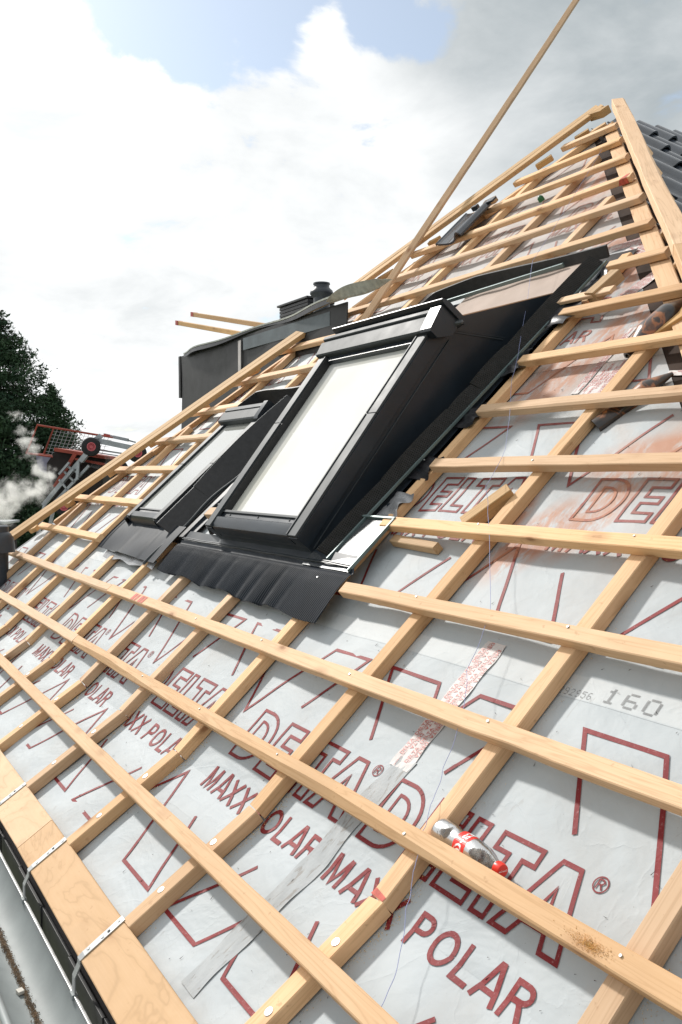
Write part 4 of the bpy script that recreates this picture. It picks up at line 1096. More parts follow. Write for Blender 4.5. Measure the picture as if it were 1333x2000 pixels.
def up2(i, j, off):
    u_ = -5.86 + i * 1.26
    return S1(u_, 1.98 - (0.12 * (1 - i / 0.08) if i < 0.08 else 0) + j * 0.02 + off, 0.045 + j * (0.115 + 0.01 * math.sin(i * 9)))
b.sheet(up2, 60, 3, 0.012); b.build('foam_strip', M['foam'], w2)
b = MB()
b.tube([S1(-5.04 + 0.10 * t_ + 0.012 * math.sin(t_ * 9), 0.545 + t_ * 0.95, 0.075 + 0.006 * math.sin(t_ * 14)) for t_ in [i / 30 for i in range(31)]], 0.009, 8)
b.tube([S1(-4.93 + 0.16 * t_, 0.96 + t_ * 0.85, 0.06) for t_ in [i / 10 for i in range(11)]], 0.006, 8)
b.build('edge_roll', M['anth_l'], w2, autos=50)
# ribbed black roofing scrap lying between both windows
b = MB()
rnd = random.Random(5)
for k_ in range(12):
    v_ = 0.98 + k_ * 0.058
    def f(i, j, off, v_=v_, k_=k_): return S1(-4.90 + i * 0.30, v_ + j * 0.075 + 0.015 * math.sin(i * 4 + k_), 0.036 + 0.004 * k_ * 0 + 0.020 * (1 - j) + off)
    b.sheet(f, 6, 2, 0.004)
tag(b.build('slate_strips', M['slate']), 'black ribbed strips lying in the gap between the small and the large roof window', 'roofing scrap')

# ------------------------------------------------------------------ loose timber
def loose(name, p0, p1, up, w, h, label, cat, mt='wood', **k):
    o = beam(name, p0, p1, up, w, h, mt, None, **k); return tag(o, label, cat)
foot = S1(-5.386, 2.72, 0.074); dirL = Vector((-0.2226, 0.6391, 0.7295)).normalized()
loose('long_batten', foot - dirL * 0.02, foot + dirL * 4.6, Vector((0.55, -0.62, 0.5)), 0.050, 0.028, 'long pale batten leaning steeply over the left hip and reaching up into the sky', 'batten', rough=0.0006)
loose('offcut_block', S1(-2.655, 1.055, 0.012), S1(-2.545, 1.225, 0.020), NU, 0.062, 0.050, 'short square offcut lying beside the batten right of the large roof window', 'wood offcut', 'wood_side', rough=0.0006)
loose('offcut_block', S1(-3.06, 2.44, 0.048), S1(-3.02, 2.60, 0.048), NU, 0.068, 0.055, 'short offcut just right of the top corner of the large roof window', 'wood offcut', 'wood_side', rough=0.0006)
loose('offcut_block', S1(-3.02, 0.965, 0.006), S1(-2.72, 0.945, 0.006), NU, 0.035, 0.035, 'thin split offcut half under the batten beside the shiny flashing', 'wood offcut', 'wood_side', rough=0.003)
loose('offcut_board', S1(-4.86, 0.97, 0.045), S1(-4.66, 0.98, 0.045), NU, 0.06, 0.04, 'pale wood offcut in the gap at the lower left corner of the large roof window', 'wood offcut', 'wood')
loose('offcut_board', S1(-3.28, 2.46, 0.0735), S1(-2.94, 2.46, 0.0735), NU, 0.045, 0.018, 'flat short lath lying against the upper edge of a batten beside the large window', 'wood offcut', 'wood')
loose('offcut_wedge', S1(-2.62, 2.06, 0.004), S1(-2.38, 2.28, 0.03), NU, 0.09, 0.03, 'brown wedge-shaped board under the upper broken clay piece', 'wood offcut', 'wood_side')

# lone roof tile
b = MB()
def tl(i, j, off):
    y_ = i * 0.30; x_ = j * 0.42
    prof = 0.040 * math.exp(-((i - 0.86) / 0.13) ** 2) + 0.010 * math.cos(i * 2 * math.pi) + (0.012 * math.exp(-((i - 0.04) / 0.03) ** 2))
    return S1(-5.50 + y_ - 0.18 * (j - .5) * 0.4, 3.66 + x_, 0.085 + prof - off + 0.012 * (1 - j))
b.sheet(tl, 40, 10, 0.014)
b.box(S1(-5.42, 4.055, 0.10), Vector((0.06, 0, 0)), dV(0.03), NU * 0.035, bev=0.004)
b.box(S1(-5.28, 4.06, 0.115), Vector((0.09, 0, 0)), dV(0.05), NU * 0.014, bev=0.004)
tag(b.build('roof_tile', simple('dark_glazed_tile', (0.022, 0.028, 0.038), 0.25, 0, 0.3, 10, 0.1, 60, coat=0.4), autos=45), 'single dark glazed roof tile lying on the battens beside the left hip', 'roof tile')
# broken ridge pieces
def shard(name, pts, rad, label, flat=0.8):
    bb = MB(); n_ = len(pts)
    P_ = [S1(*q) for q in pts]
    def f(i, j, off):
        x_ = i * (n_ - 1); k_ = min(int(x_), n_ - 2); t_ = x_ - k_
        c_ = P_[k_].lerp(P_[k_ + 1], t_); r_ = rad[k_] * (1 - t_) + rad[k_ + 1] * t_ - off
        d_ = (P_[min(k_ + 1, n_ - 1)] - P_[k_]).normalized(); s_ = d_.cross(NU).normalized(); a_ = (-0.10 + 1.2 * j) * math.pi
        return c_ + s_ * math.cos(a_) * r_ + NU * math.sin(a_) * r_ * flat
    bb.sheet(f, 24, 16, 0.010)
    return tag(bb.build(name, M['shard'], autos=50), label, 'clay tile piece')
shard('broken_tile', [(-2.60, 2.03, 0.006), (-2.565, 2.13, 0.030), (-2.515, 2.24, 0.035), (-2.48, 2.33, 0.012)], [0.030, 0.060, 0.064, 0.040], 'larger curved brown and black clay tile piece, the upper one by the right hip')
shard('broken_tile', [(-2.46, 1.61, 0.004), (-2.41, 1.70, 0.004), (-2.34, 1.79, 0.018), (-2.27, 1.865, 0.022)], [0.040, 0.036, 0.044, 0.008], 'smaller pointed brown and black clay tile piece, the lower one by the right hip')
b = MB(); b.lathe(S1(-4.71, 4.0, 0.02), NU, [(0.0001, 0.04), (0.012, 0.036), (0.020, 0.025), (0.022, 0.0)], 16)
tag(b.build('green_cap', M['green'], autos=50), 'small green plastic cap near the top of the roof', 'cap')

# string
pts = [(-4.40, 4.35, .08), (-3.702, 2.817, .155), (-3.222, 2.098, .10), (-3.075, 1.864, .09), (-2.733, 1.426, .078), (-2.56, 1.16, .132), (-2.508, 1.076, .085), (-2.150, 0.690, .074), (-2.060, 0.479, .070), (-1.960, 0.36, .0735), (-1.90, 0.20, .055), (-1.84, 0.097, .066), (-1.790, 0.02, .0735), (-1.74, -0.06, .070), (-1.694, -0.133, .062), (-1.60, -0.26, .05), (-1.536, -0.36, .072), (-1.45, -0.55, .05)]
b = MB(); P_ = [S(*q) for q in pts]; fine = []
for k_ in range(len(P_) - 1):
    for t_ in range(10):
        q = P_[k_].lerp(P_[k_ + 1], t_ / 10); sag = 0.006 * math.sin(t_ / 10 * math.pi); fine.append(q - NU * sag + Vector((0.0015 * math.sin(k_ * 3 + t_), 0, 0)))
b.tube(fine + [P_[-1]], 0.0008, 5)
tag(b.build('string', M['string']), 'thin blue string running down over the battens from the top of the roof', 'string')

# ------------------------------------------------------------------ bottle
AX0 = S1(-1.788, 0.062, 0.037); AX1 = S1(-1.552, 0.052, 0.030)
bax = (AX1 - AX0).normalized()
bot = empty('bottle', AX0, 'crushed empty clear plastic drink bottle with red label and red cap resting on a batten', 'bottle')
setinv(bot, Matrix.Translation(bot.location))
def m_pet():
    m = bpy.data.materials.new('clear_plastic'); m.use_nodes = True; t = m.node_tree; t.nodes.clear()
    o = N_(t, 'ShaderNodeOutputMaterial'); tr = N_(t, 'ShaderNodeBsdfTransparent'); gl = N_(t, 'ShaderNodeBsdfGlossy'); df = N_(t, 'ShaderNodeBsdfDiffuse')
    tr.inputs[0].default_value = (0.88, 0.88, 0.87, 1); gl.inputs[0].default_value = (0.6, 0.6, 0.6, 1); gl.inputs[1].default_value = 0.26; df.inputs[0].default_value = (0.50, 0.46, 0.42, 1)
    tcn = N_(t, 'ShaderNodeTexCoord'); nz = noise(t, tcn.outputs['Object'], 60, 5, 0.65)
    m1 = N_(t, 'ShaderNodeMixShader'); t.links.new(sstep(t, nz, 0.35, 0.75, 0.04, 0.26), m1.inputs[0]); t.links.new(tr.outputs[0], m1.inputs[1]); t.links.new(df.outputs[0], m1.inputs[2])
    fr = N_(t, 'ShaderNodeFresnel'); fr.inputs[0].default_value = 1.45
    bp = N_(t, 'ShaderNodeBump'); bp.inputs['Strength'].default_value = 0.4; bp.inputs['Distance'].default_value = 0.003
    t.links.new(noise(t, tcn.outputs['Object'], 42, 3, 0.5, 0.6), bp.inputs['Height']); t.links.new(bp.outputs[0], gl.inputs['Normal']); t.links.new(bp.outputs[0], fr.inputs['Normal'])
    m2 = N_(t, 'ShaderNodeMixShader'); t.links.new(fr.outputs[0], m2.inputs[0]); t.links.new(m1.outputs[0], m2.inputs[1]); t.links.new(gl.outputs[0], m2.inputs[2])
    t.links.new(m2.outputs[0], o.inputs[0])
    return m
PET = m_pet()
PROF = [(0.006, 0.006), (0.022, 0.0), (0.030, 0.004), (0.0325, 0.015), (0.0325, 0.050), (0.0295, 0.062), (0.0285, 0.075), (0.031, 0.088), (0.031, 0.125), (0.0325, 0.135), (0.0325, 0.150), (0.030, 0.165), (0.024, 0.183), (0.017, 0.200), (0.0125, 0.210), (0.0122, 0.222)]
sx = bax.orthogonal(); sx = (NU - bax * NU.dot(bax)).normalized(); sy = bax.cross(sx)
def dent(k, h, r):
    d = 1 - 0.16 * math.exp(-((h - 0.055) / 0.02) ** 2) * max(0, math.cos(k - 0.9)) - 0.08 * math.exp(-((h - 0.155) / 0.02) ** 2) * max(0, math.cos(k + 1.1)) + 0.012 * math.sin(5 * k) * (1 if h < 0.16 else 0.2)
    return r * d
def rev(prof, seg=48, off=0.0, inner=None):
    bb = MB()
    for o_ in (0.0, 0.0006):
        vs = [AX0 + bax * h + (sx * math.cos(2 * math.pi * k / seg) + sy * math.sin(2 * math.pi * k / seg)) * (dent(2 * math.pi * k / seg, h, r) - o_ + off) for r, h in prof for k in range(seg)]
        fs = [(i * seg + k, i * seg + (k + 1) % seg, (i + 1) * seg + (k + 1) % seg, (i + 1) * seg + k) for i in range(len(prof) - 1) for k in range(seg)]
        if o_ == 0: fs = [f[::-1] for f in fs]
        bb.add(vs, fs)
    return bb
pf = []
for (r0, h0), (r1_, h1) in zip(PROF[:-1], PROF[1:]):
    for t_ in range(3): pf.append((r0 + (r1_ - r0) * t_ / 3, h0 + (h1 - h0) * t_ / 3))
pf.append(PROF[-1])
o = rev(pf).build('body', PET, bot, autos=60)
bb = MB(); seg = 48; lh = [(0.0305 + 0.0009, 0.088 + 0.042 * i / 4) for i in range(5)]
vs = [AX0 + bax * h + (sx * math.cos(2 * math.pi * k / seg) + sy * math.sin(2 * math.pi * k / seg)) * (dent(2 * math.pi * k / seg, h, 0.0315) + 0.0004) for r, h in lh for k in range(seg)]
bb.add(vs, [(i * seg + k, i * seg + (k + 1) % seg, (i + 1) * seg + (k + 1) % seg, (i + 1) * seg + k)[::-1] for i in range(4) for k in range(seg)])
FC = font_mesh('Coca-Cola', 0.036, 0.0006)
for k0 in (-0.1, 3.0):
    vs = []
    for q in FC[0]:
        x_, y_ = q.x + q.y * 0.3, q.y
        k_ = k0 + x_ / 0.032; h = 0.109 - y_
        vs.append(AX0 + bax * h + (sx * math.cos(k_) + sy * math.sin(k_)) * (dent(k_, h, 0.0315) + 0.0010))
    bb.add(vs, [tuple(f) for f in FC[1]], 1)
M['label_red'] = simple('red_label_film', (0.72, 0.03, 0.02), 0.35, 0, 0.05); M['label_white'] = simple('white_label_print', (0.8, 0.8, 0.78), 0.4)
bb.build('label', [M['label_red'], M['label_white']], bot)
bb = MB()
capo = AX0 + bax * 0.214
prof = [(0.0155, 0.0), (0.0158, 0.002), (0.0155, 0.014), (0.0145, 0.0185), (0.0001, 0.019)]
seg = 60
vs = [capo + bax * h + (sx * math.cos(2 * math.pi * k / seg) + sy * math.sin(2 * math.pi * k / seg)) * (r + (0.0004 if k % 2 and r > 0.0146 else 0)) for r, h in prof for k in range(seg)]
bb.add(vs, [(i * seg + k, i * seg + (k + 1) % seg, (i + 1) * seg + (k + 1) % seg, (i + 1) * seg + k) for i in range(4) for k in range(seg)])
FC2 = font_mesh('Coca-Cola', 0.0052, 0.0001)
cx_ = Vector((0, 0, 1)); cx_ = (cx_ - bax * cx_.dot(bax)).normalized(); cy_ = bax.cross(cx_)
bb.add([capo + bax * 0.0194 + cy_ * q.x + cx_ * q.y for q in FC2[0]], [tuple(f) for f in FC2[1]], 1)
bb.build('cap', [M['cap'], M['label_white']], bot, autos=50)

# ------------------------------------------------------------------ vent pipe in the left foreground
def ventpipe(base, r, h, capr, label, mt='pipe', group=None, slim=False):
    e = empty('vent_pipe', base, label, 'vent pipe'); setinv(e, Matrix.Translation(base))
    bb = MB(); bb.lathe(base - Vector((0, 0, 0.1)), (0, 0, 1), [(r, 0), (r, h * 0.68 + 0.1), (r * 0.9, h * 0.8 + 0.1)], 40); bb.build('pipe', M[mt], e, autos=40)
    bb = MB()
    if slim:
        bb.lathe(base + Vector((0, 0, h * 0.62)), (0, 0, 1), [(r, 0), (capr * 0.97, h * 0.09), (capr, h * 0.12), (capr * 0.93, h * 0.18), (capr * 0.7, h * 0.24), (r * 0.95, h * 0.27), (r * 0.95, h * 0.32), (r * 1.05, h * 0.335), (r * 1.02, h * 0.37), (0.001, h * 0.38)], 40)
    else:
        bb.lathe(base + Vector((0, 0, h * 0.58)), (0, 0, 1), [(capr * 0.97, 0.0), (capr, 0.0), (capr * 0.985, h * 0.10), (capr * 0.92, h * 0.22), (capr * 0.78, h * 0.29), (r * 1.04, h * 0.315), (r * 1.04, h * 0.40), (r * 0.9, h * 0.42), (0.001, h * 0.42)], 40)
        bb.lathe(base + Vector((0, 0, h * 0.58)), (0, 0, 1), [(r * 0.9, 0.02), (capr * 0.97, 0.0)], 40)
    bb.build('cowl', M[mt], e, autos=40)
    return e
ventpipe(S1(-7.70, 0.031, 0.0), 0.098, 0.50, 0.150, 'dark plastic vent pipe with flared cowl at the left edge of the roof')
bb = MB(); bb.lathe(S1(-7.06, -0.22, 0.0), (0, 0, 1), [(0.055, 0.0), (0.055, 0.02), (0.075, 0.04), (0.078, 0.075), (0.05, 0.115), (0.001, 0.125)], 28)
tag(bb.build('low_roof_vent', M['pipe'], autos=40), 'low round black vent cap on the membrane below the vent pipe', 'vent cap')

# ------------------------------------------------------------------ dormer behind the left hip
dm = empty('dormer', (-7.3, 2.0, 1.2), 'dormer wrapped in black membrane with a curling felt roof behind the left hip', 'dormer'); setinv(dm, Matrix.Translation(dm.location))
b = MB()
def dwall(i, j, off):
    x_ = -8.85 + i * 3.25; z_ = 0.15 + j * (1.935 + 0.02 * i)
    return Vector((x_, 2.0 - off + 0.012 * math.sin(i * 14 + j * 5) * math.sin(j * 6 + i * 9), z_))
b.sheet(dwall, 70, 30, 0.01)
b.box((-8.85, 2.02, 0.15), (0.02, 0, 0), (0, 2.5, 0), (0, 0, 1.93))
b.box((-8.92, 1.99, 1.68), (0.05, 0, 0), (0, 0.04, 0), (0, 0, 0.41))
b.build('wall', M['membrane_black'], dm, autos=60)
b = MB()
def feltf(i, j, off):
    x_ = -8.70 + i * 3.1; zt = 2.10 + 0.035 * i
    z_ = zt + 0.03 * j + 0.010 * math.sin(i * 14 + 0.4) * (1 - j) + (0.012 * math.exp(-((i - 0.86) / 0.10) ** 2)) * (1 - 0.3 * j) - 0.02 * math.exp(-((i - 0.02) / 0.05) ** 2)
    y_ = 1.96 + j * min(2.2, max(0.16, (-6.3 - x_) * 1.2)) - 0.03 * math.sin(i * 8)
    return Vector((x_, y_, z_ + off))
b.sheet(feltf, 80, 24, 0.012); b.build('roof_felt', M['felt'], dm, autos=60)
b = MB()
def feltf2(i, j, off):
    q = feltf(i, 0, 0); return q + Vector((0, 0.002 + off, -0.004 - j * (0.022 + 0.012 * math.sin(i * 9))))
b.sheet(feltf2, 80, 2, 0.004); b.build('felt_edge', M['blackfoil'], dm)
b = MB()
def curl(i, j, off):
    x_ = -5.70 + i * 0.75; w_ = math.sin(min(1, i * 1.05) * math.pi) ** 0.6 * 0.075
    return Vector((x_, 1.93 - 0.05 * j + off, 2.110 + 0.02 * i + 0.008 * math.sin(i * 7) + w_ * (j - 0.25)))
b.sheet(curl, 30, 6, 0.008); b.build('felt_curl', M['felt'], dm, autos=60)
b = MB(); b.box((-7.42, 1.975, 0.6), (0.055, 0, 0), (0, 0.004, 0), (0, 0, 1.46)); b.build('printed_tape', M['tape_w'], dm)
b = MB(); b.box((-7.32, 1.978, 1.97), (1.5, 0, 0), (0, 0.004, 0), (0, 0, 0.10)); b.build('grey_band', simple('blue_grey_band', (0.10, 0.125, 0.14), 0.5), dm)
for p0, p1, lb in (((-9.72, 2.28, 2.535), (-7.7, 2.28, 2.13), 'red-ended lath sticking out over the dormer roof, the lower of the two'), ((-9.63, 2.42, 2.625), (-7.5, 2.42, 2.19), 'red-ended lath sticking out over the dormer roof, the upper of the two')):
    tag(beam('red_ended_lath', p0, p1, Vector((0, 0, 1)), 0.055, 0.045, 'wood_side', None, red='both'), lb, 'lath')
    L_ = bpy.data.objects[COL.objects[-1].name]; q_ = MB(); dd_ = (Vector(p1) - Vector(p0)).normalized()
    q_.box(Vector(p0) - dd_ * 0.002 + Vector((0, -0.0290, -0.0015)) , dd_ * 0.07, Vector((0, 0.058, 0)), Vector((0, 0, 0.049))); e_ = q_.build('painted_end', M['reddark'], None); e_.parent = L_; e_.matrix_parent_inverse = L_.matrix_world.inverted()
lv = empty('louvred_box', (-8.3, 3.0, 2.3), 'dark ribbed chimney box behind the dormer roof', 'chimney'); setinv(lv, Matrix.Translation(lv.location))
b = MB()
for k_ in range(9): b.box((-8.70, 3.0, 2.32 + k_ * 0.034), (0.62, 0, 0), (0, 0.3, 0), (0, 0, 0.029), 0, 0.004)
b.box((-8.68, 3.02, 1.2), (0.58, 0, 0), (0, 0.26, 0), (0, 0, 1.12)); b.build('ribbed_cladding', M['slate'], lv)
b = MB(); b.box((-8.72, 2.98, 2.627), (0.66, 0, 0), (0, 0.34, 0), (0, 0, 0.020), 0, 0.004); b.build('cover_plate', M['slate'], lv)
ventpipe(Vector((-7.80, 3.0, 2.34)), 0.077, 0.385, 0.112, 'grey round vent pipe with domed cowl beside the ribbed chimney', 'pipe', slim=True)

# ------------------------------------------------------------------ ground and far things
b = MB(); b.add([(-900, -900, -6.0), (900, -900, -6.0), (900, 900, -6.0), (-900, 900, -6.0)], [(0, 1, 2, 3)])
tag(b.build('ground', M['ground']), kind='structure')
b = MB(); b.box((-11, -6, -5.99), (22, 0, 0), (0, 5.2, 0), (0, 0, 0.12)); tag(b.build('pavement', M['pavement']), kind='structure')
FX = Vector((0.4993, 0.8664, 0)); FY = Vector((-0.8664, 0.4993, 0)); FZ = Vector((0, 0, 1))
CAM0 = Vector((0, -1.2831, 0.9168))
def tree(x, y, ztop, prof, label, sd, ntri=42000, lmax=1.0, group=None):
    """conifer: trunk at (x right, y ahead) metres; prof gives crown radius against depth below the tip"""
    base = CAM0 + FX * x + FY * y; base.z = -6.0; hgt = ztop + 6.0
    e = empty('conifer_tree', base, label, 'tree', group); setinv(e, Matrix.Translation(base))
    bb = MB(); bb.tube([base + FZ * (hgt * t_) + FX * 0.05 * math.sin(t_ * 7) for t_ in [i / 10 for i in range(10)]] + [base + FZ * (hgt - 0.2)], [0.24 * (1 - i / 11) + 0.02 for i in range(11)], 9)
    bb.build('trunk', M['bark'], e)
    rg = np.random.RandomState(sd); V = []; lim = MB(); depth = 0.15; br = []
    while depth < hgt - 2.2:
        rad = np.interp(depth, [q[0] for q in prof], [q[1] for q in prof])
        for k in range(7):
            a = rg.rand() * 6.283; L = rad * (0.50 + 0.62 * rg.rand() + 0.18 * math.sin(3 * a + depth * 1.7)); br.append((depth + rg.rand() * 0.25, a, max(L, 0.12)))
        depth += 0.17 + 0.012 * depth
    tot = sum(q[2] ** 1.3 for q in br)
    for d0, a, L in br:
        n = int(ntri * L ** 1.3 / tot) + 4
        dx, dy = math.cos(a), math.sin(a); lift = 0.30 * L
        t_ = rg.rand(n) ** 0.65
        wdt = 0.26 * L * (0.25 + np.sin(np.clip(t_, 0, 1) * 2.6)) * 0.9 + 0.05
        off = rg.randn(n) * wdt * 0.55; dz = -np.abs(rg.randn(n)) * (0.10 + 0.16 * L * 0.6) * (0.4 + t_ * 0.6)
        curve = lift * t_ ** 1.6 - 0.20 * L * t_
        clump = 0.05 * rg.randn(n)
        X = dx * L * t_ - dy * off + clump; Y = dy * L * t_ + dx * off + clump
        Z = hgt - d0 + curve + dz
        if L > 0.35:
            lim.tube([base + FX * (dx * L * s_) + FY * (dy * L * s_) + FZ * (hgt - d0 + lift * s_ ** 1.6 - 0.2 * L * s_) for s_ in (0, 0.35, 0.7, 0.95)], [0.03, 0.022, 0.014, 0.006], 4)
        sz = 0.035 + 0.055 * rg.rand(n)
        d1 = rg.randn(n, 3); d1 /= np.linalg.norm(d1, axis=1)[:, None]; d2 = rg.randn(n, 3); d2 /= np.linalg.norm(d2, axis=1)[:, None]
        c = X[:, None] * np.array(FX) + Y[:, None] * np.array(FY) + Z[:, None] * np.array(FZ) + np.array(base)
        tri = np.stack([c - d1 * sz[:, None] * 1.2, c + d1 * sz[:, None] * 1.2, c + d2 * sz[:, None]], 1); V.append(tri)
    V = np.concatenate(V).reshape(-1, 3); n = len(V)
    me = bpy.data.meshes.new('crown'); me.vertices.add(n); me.vertices.foreach_set('co', V.ravel()); me.loops.add(n); me.loops.foreach_set('vertex_index', np.arange(n))
    me.polygons.add(n // 3); me.polygons.foreach_set('loop_start', np.arange(0, n, 3)); me.polygons.foreach_set('loop_total', np.full(n // 3, 3)); me.materials.append(M['leaf']); me.update(); me.validate()
    o = bpy.data.objects.new('crown', me); COL.objects.link(o); o.parent = e; o.matrix_parent_inverse = PINV[e.name]
    lim.build('limbs', M['bark'], e)
tree(-12.35, 34, 7.0, [(0, .25), (0.8, 0.8), (1.6, 1.25), (2.5, 2.0), (3.6, 2.2), (5, 2.9), (8, 3.6), (12, 3.6)], 'tallest dark conifer at the left edge of the photo', 3, 95000, group='dark conifers beyond the roof')
tree(-10.35, 33.5, 4.35, [(0, .1), (0.6, 0.38), (1.3, 0.75), (2.0, 0.95), (2.8, 1.1), (5, 1.7), (10, 2.3)], 'smaller dark conifer in front, tip just above the orange hoist cage', 5, 48000, group='dark conifers beyond the roof')
tree(-14.6, 36, 7.9, [(0, .2), (1, 0.9), (2.5, 1.8), (5, 2.9), (8, 3.4), (12, 3.4)], 'dark conifer cut off by the left edge of the photo, behind the tallest one', 8, 34000, group='dark conifers beyond the roof')

# hoist: orange cage platform on a folded grey ladder with wheels
HO = CAM0 + FX * (-3.78) + FY * 13.0; HO.z = 1.10
K = 0.00711
def hp(px, py, y=0.0): return HO + FX * ((px - 135) * K) + FZ * ((900 - py) * K) + FY * y
ho = empty('material_hoist', HO, 'orange caged platform of a material hoist on a folded grey ladder with small wheels', 'hoist'); setinv(ho, Matrix.Translation(HO))
b = MB()
for y_ in (0.0, 0.75):
    b.tube([hp(53, 884, y_), hp(75, 829, y_), hp(196, 849, y_)], 0.016, 6)
    b.tube([hp(53, 884, y_), hp(104, 891, y_)], 0.012, 6)
for q in ((53, 884), (75, 829), (196, 849)): b.tube([hp(*q, 0), hp(*q, 0.75)], 0.014, 6)
b.build('cage_frame', M['orange'], ho)
b = MB()
for i in range(1, 15):
    t_ = i / 15; b.tube([hp(75 + 121 * t_, 829 + 20 * t_, 0.75), hp(53 + 121 * t_, 884 + 18 * t_, 0.75)], 0.0035, 4)
for i in range(1, 8):
    t_ = i / 8; b.tube([hp(75 - 22 * t_, 829 + 55 * t_, 0.75), hp(196 - 22 * t_, 849 + 53 * t_, 0.75)], 0.0035, 4)
b.build('wire_mesh', M['alu'], ho)
b = MB()
b.prism([hp(107, 873), hp(205, 889), hp(205, 895), hp(107, 880)], FY * 0.8)
b.prism([hp(145, 884, -0.02), hp(152, 886, -0.02), hp(112, 952, -0.02), (hp(104, 948, -0.02))], FY * 0.06)
b.prism([hp(148, 893, -0.02), hp(205, 903, -0.02), hp(205, 908, -0.02), hp(148, 897, -0.02)], FY * 0.06)
b.build('platform_edge', M['orange'], ho)
b = MB(); b.prism([hp(88, 903, 0.1), hp(107, 877, 0.1), hp(205, 893, 0.1), hp(190, 990, 0.1), hp(86, 975, 0.1)], FY * 0.65); b.build('platform_underside', M['dark'], ho)
b = MB(); b.prism([hp(62, 888, 0.2), hp(94, 891, 0.2), hp(84, 925, 0.2), hp(66, 915, 0.2)], FY * 0.05); b.build('side_board', simple('violet_grey_board', (0.22, 0.22, 0.30), 0.7), ho)
b = MB()
def bar(q0, q1, w, y_=-0.1, d=0.05):
    a_, c_ = hp(*q0, y_), hp(*q1, y_); s_ = (c_ - a_).normalized().cross(FY).normalized() * w * K / 2
    b.prism([a_ - s_, c_ - s_, c_ + s_, a_ + s_], FY * d)
bar((88, 985), (175, 882), 8); bar((100, 990), (178, 908), 5); bar((120, 935), (140, 960), 4); bar((130, 920), (150, 940), 4); bar((137, 910), (160, 925), 4)
bar((122, 925), (142, 902), 4, -0.16); bar((128, 940), (150, 915), 4, -0.16); bar((160, 900), (157, 935), 5, -0.16, 0.04); bar((165, 900), (180, 882), 9, -0.2, 0.1)
bar((185, 862), (202, 850), 9, -0.1); bar((195, 860), (262, 874), 10, -0.1, 0.08); bar((202, 846), (262, 862), 3, 0.1); bar((222, 852), (250, 858), 6, 0.0, 0.1); bar((183, 876), (262, 888), 3, 0.15); bar((183, 882), (255, 893), 2, 0.25); bar((175, 905), (240, 915), 14, 0.1, 0.1)
for y_ in (-0.1, 0.35):
    top_ = hp(92, 984, y_); ft_ = top_ + FX * -1.6 + FY * 0.2; ft_.z = -6.0; b.tube([top_, ft_], 0.03, 6)
for k_ in range(1, 16):
    a_ = hp(92, 984, -0.1); f_ = a_ + FX * -1.6 + FY * 0.2; f_.z = -6.0; q_ = a_.lerp(f_, k_ / 16); b.tube([q_, q_ + FY * 0.45], 0.015, 5)
b.build('ladder', M['alu'], ho)
b = MB(); b.prism([hp(208, 846, -0.12), hp(219, 848, -0.12), hp(219, 853, -0.12), hp(208, 851, -0.12)], FY * 0.06); b.build('tail_light', M['reddark'], ho)
for q in ((185, 872), (274, 884), (131, 987), (238, 915)):
    wd = (FX * 0.35 + FY * -0.93).normalized(); o_ = hp(*q, -0.16)
    b = MB(); b.lathe(o_ - wd * 0.045, wd, [(0.055, 0), (0.105, 0.0), (0.127, 0.02), (0.131, 0.045), (0.127, 0.07), (0.105, 0.09), (0.055, 0.09)], 28); wh = b.build('wheel', M['rubber'], ho, autos=50)
    b = MB(); b.lathe(o_ - wd * 0.045, wd, [(0.0001, 0.072), (0.022, 0.078), (0.026, 0.062), (0.044, 0.064), (0.050, 0.092), (0.060, 0.0905)], 24); rm = b.build('rim', M['pink'], wh, autos=40)
    rm.parent = wh; rm.matrix_parent_inverse = Matrix.Identity(4)
b = MB(); q_ = hp(10, 1060, -0.8); q_.z = -6.0
b.box(q_, FX * 0.30, FY * 0.4, FZ * (hp(10, 1016).z + 6.0), 0, 0.02)
b.box(hp(-6, 1016, -0.83), FX * 0.44, FY * 0.46, FZ * 0.035, 1, 0.008)
b.tube([hp(33, 1018, -0.8), hp(34, 1002, -0.8), hp(38, 990, -0.8)], [0.04, 0.05, 0.02], 10)
tag(b.build('flue_housing', [M['dark'], M['alu']]), 'tall black flue housing with grey rim below the steam at the left edge', 'flue')
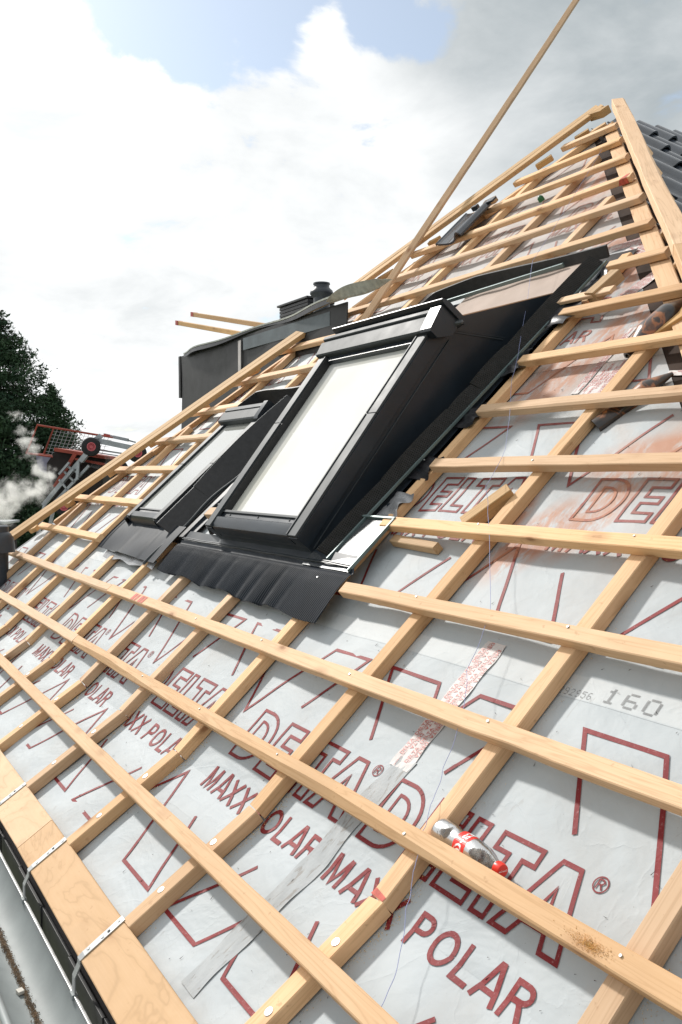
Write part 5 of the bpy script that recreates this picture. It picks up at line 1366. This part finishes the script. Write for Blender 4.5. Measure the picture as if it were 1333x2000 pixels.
# steam
def m_steam():
    m = bpy.data.materials.new('steam'); m.use_nodes = True; t = m.node_tree; t.nodes.clear()
    o = N_(t, 'ShaderNodeOutputMaterial'); p = N_(t, 'ShaderNodeVolumePrincipled'); t.links.new(p.outputs[0], o.inputs['Volume'])
    p.inputs['Color'].default_value = (0.97, 0.96, 0.94, 1); p.inputs['Anisotropy'].default_value = 0.3
    geo = N_(t, 'ShaderNodeNewGeometry'); tcn = N_(t, 'ShaderNodeTexCoord')
    n = noise(t, tcn.outputs['Object'], 7.0, 7, 0.66, 0.6)
    dn = N_(t, 'ShaderNodeTexNoise', i_Scale=3.2, i_Detail=5.0, i_Roughness=0.6); t.links.new(tcn.outputs['Object'], dn.inputs['Vector'])
    dv_ = N_(t, 'ShaderNodeVectorMath', operation='SUBTRACT'); t.links.new(dn.outputs['Color'], dv_.inputs[0]); dv_.inputs[1].default_value = (0.5, 0.5, 0.5)
    ds_ = N_(t, 'ShaderNodeVectorMath', operation='MULTIPLY_ADD'); t.links.new(dv_.outputs[0], ds_.inputs[0]); ds_.inputs[1].default_value = (0.55, 0.55, 0.55); t.links.new(tcn.outputs['Object'], ds_.inputs[2])
    # density falls off from the plume's centre line, stored per puff in object space
    acc = None
    for (x_, z_, r_) in PUFFS:
        mpn = N_(t, 'ShaderNodeMapping', vector_type='TEXTURE'); t.links.new(ds_.outputs[0], mpn.inputs[0])
        q = FX * x_ + FZ * z_; mpn.inputs['Location'].default_value = q; mpn.inputs['Scale'].default_value = (r_, r_, r_)
        ln = N_(t, 'ShaderNodeVectorMath', operation='LENGTH'); t.links.new(mpn.outputs[0], ln.inputs[0])
        s_ = sstep(t, ln.outputs['Value'], 0.0, 1.0, 1.0, 0.0); acc = s_ if acc is None else mth(t, 'MAXIMUM', acc, s_)
    dd = mth(t, 'MULTIPLY', sstep(t, mth(t, 'ADD', n, mth(t, 'MULTIPLY', acc, 0.38)), 0.56, 1.05), 10.0)
    t.links.new(mth(t, 'MULTIPLY', dd, sstep(t, acc, 0.0, 0.35)), p.inputs['Density'])
    return m
PUFFS = [(-0.62, -0.62, 0.30), (-0.42, -0.48, 0.30), (-0.22, -0.46, 0.26), (-0.06, -0.38, 0.20), (-0.12, -0.16, 0.17), (-0.20, 0.03, 0.15), (-0.26, 0.16, 0.15), (-0.30, 0.34, 0.12), (-0.40, 0.50, 0.09), (-0.02, -0.22, 0.16)]
SO = CAM0 + FX * (-3.62) + FY * 11.6; SO.z = 1.15
bm = bmesh.new(); bmesh.ops.create_icosphere(bm, subdivisions=3, radius=1.0)
for v_ in bm.verts:
    p_ = v_.co.copy(); v_.co = FX * (-0.33 + p_.x * 0.72) + FY * (p_.y * 0.34) + FZ * (-0.10 + p_.z * 0.86)
me = bpy.data.meshes.new('steam'); bm.to_mesh(me); bm.free(); me.materials.append(m_steam())
o = bpy.data.objects.new('steam', me); COL.objects.link(o); o.location = SO
tag(o, 'white steam drifting up in front of the dark trees at the left edge', 'steam', kind='stuff')
SC.cycles.volume_bounces = 4
for o_ in SC.objects:
    if o_.parent is None:
        for key, g_ in (('red_ended_lath', 'red-ended laths over the dormer'), ('broken_tile', 'broken clay tile pieces'), ('offcut_', 'timber offcuts on the roof'), ('roof_window', 'roof windows'), ('vent_pipe', 'vent pipes')):
            if o_.name.startswith(key): o_['group'] = g_
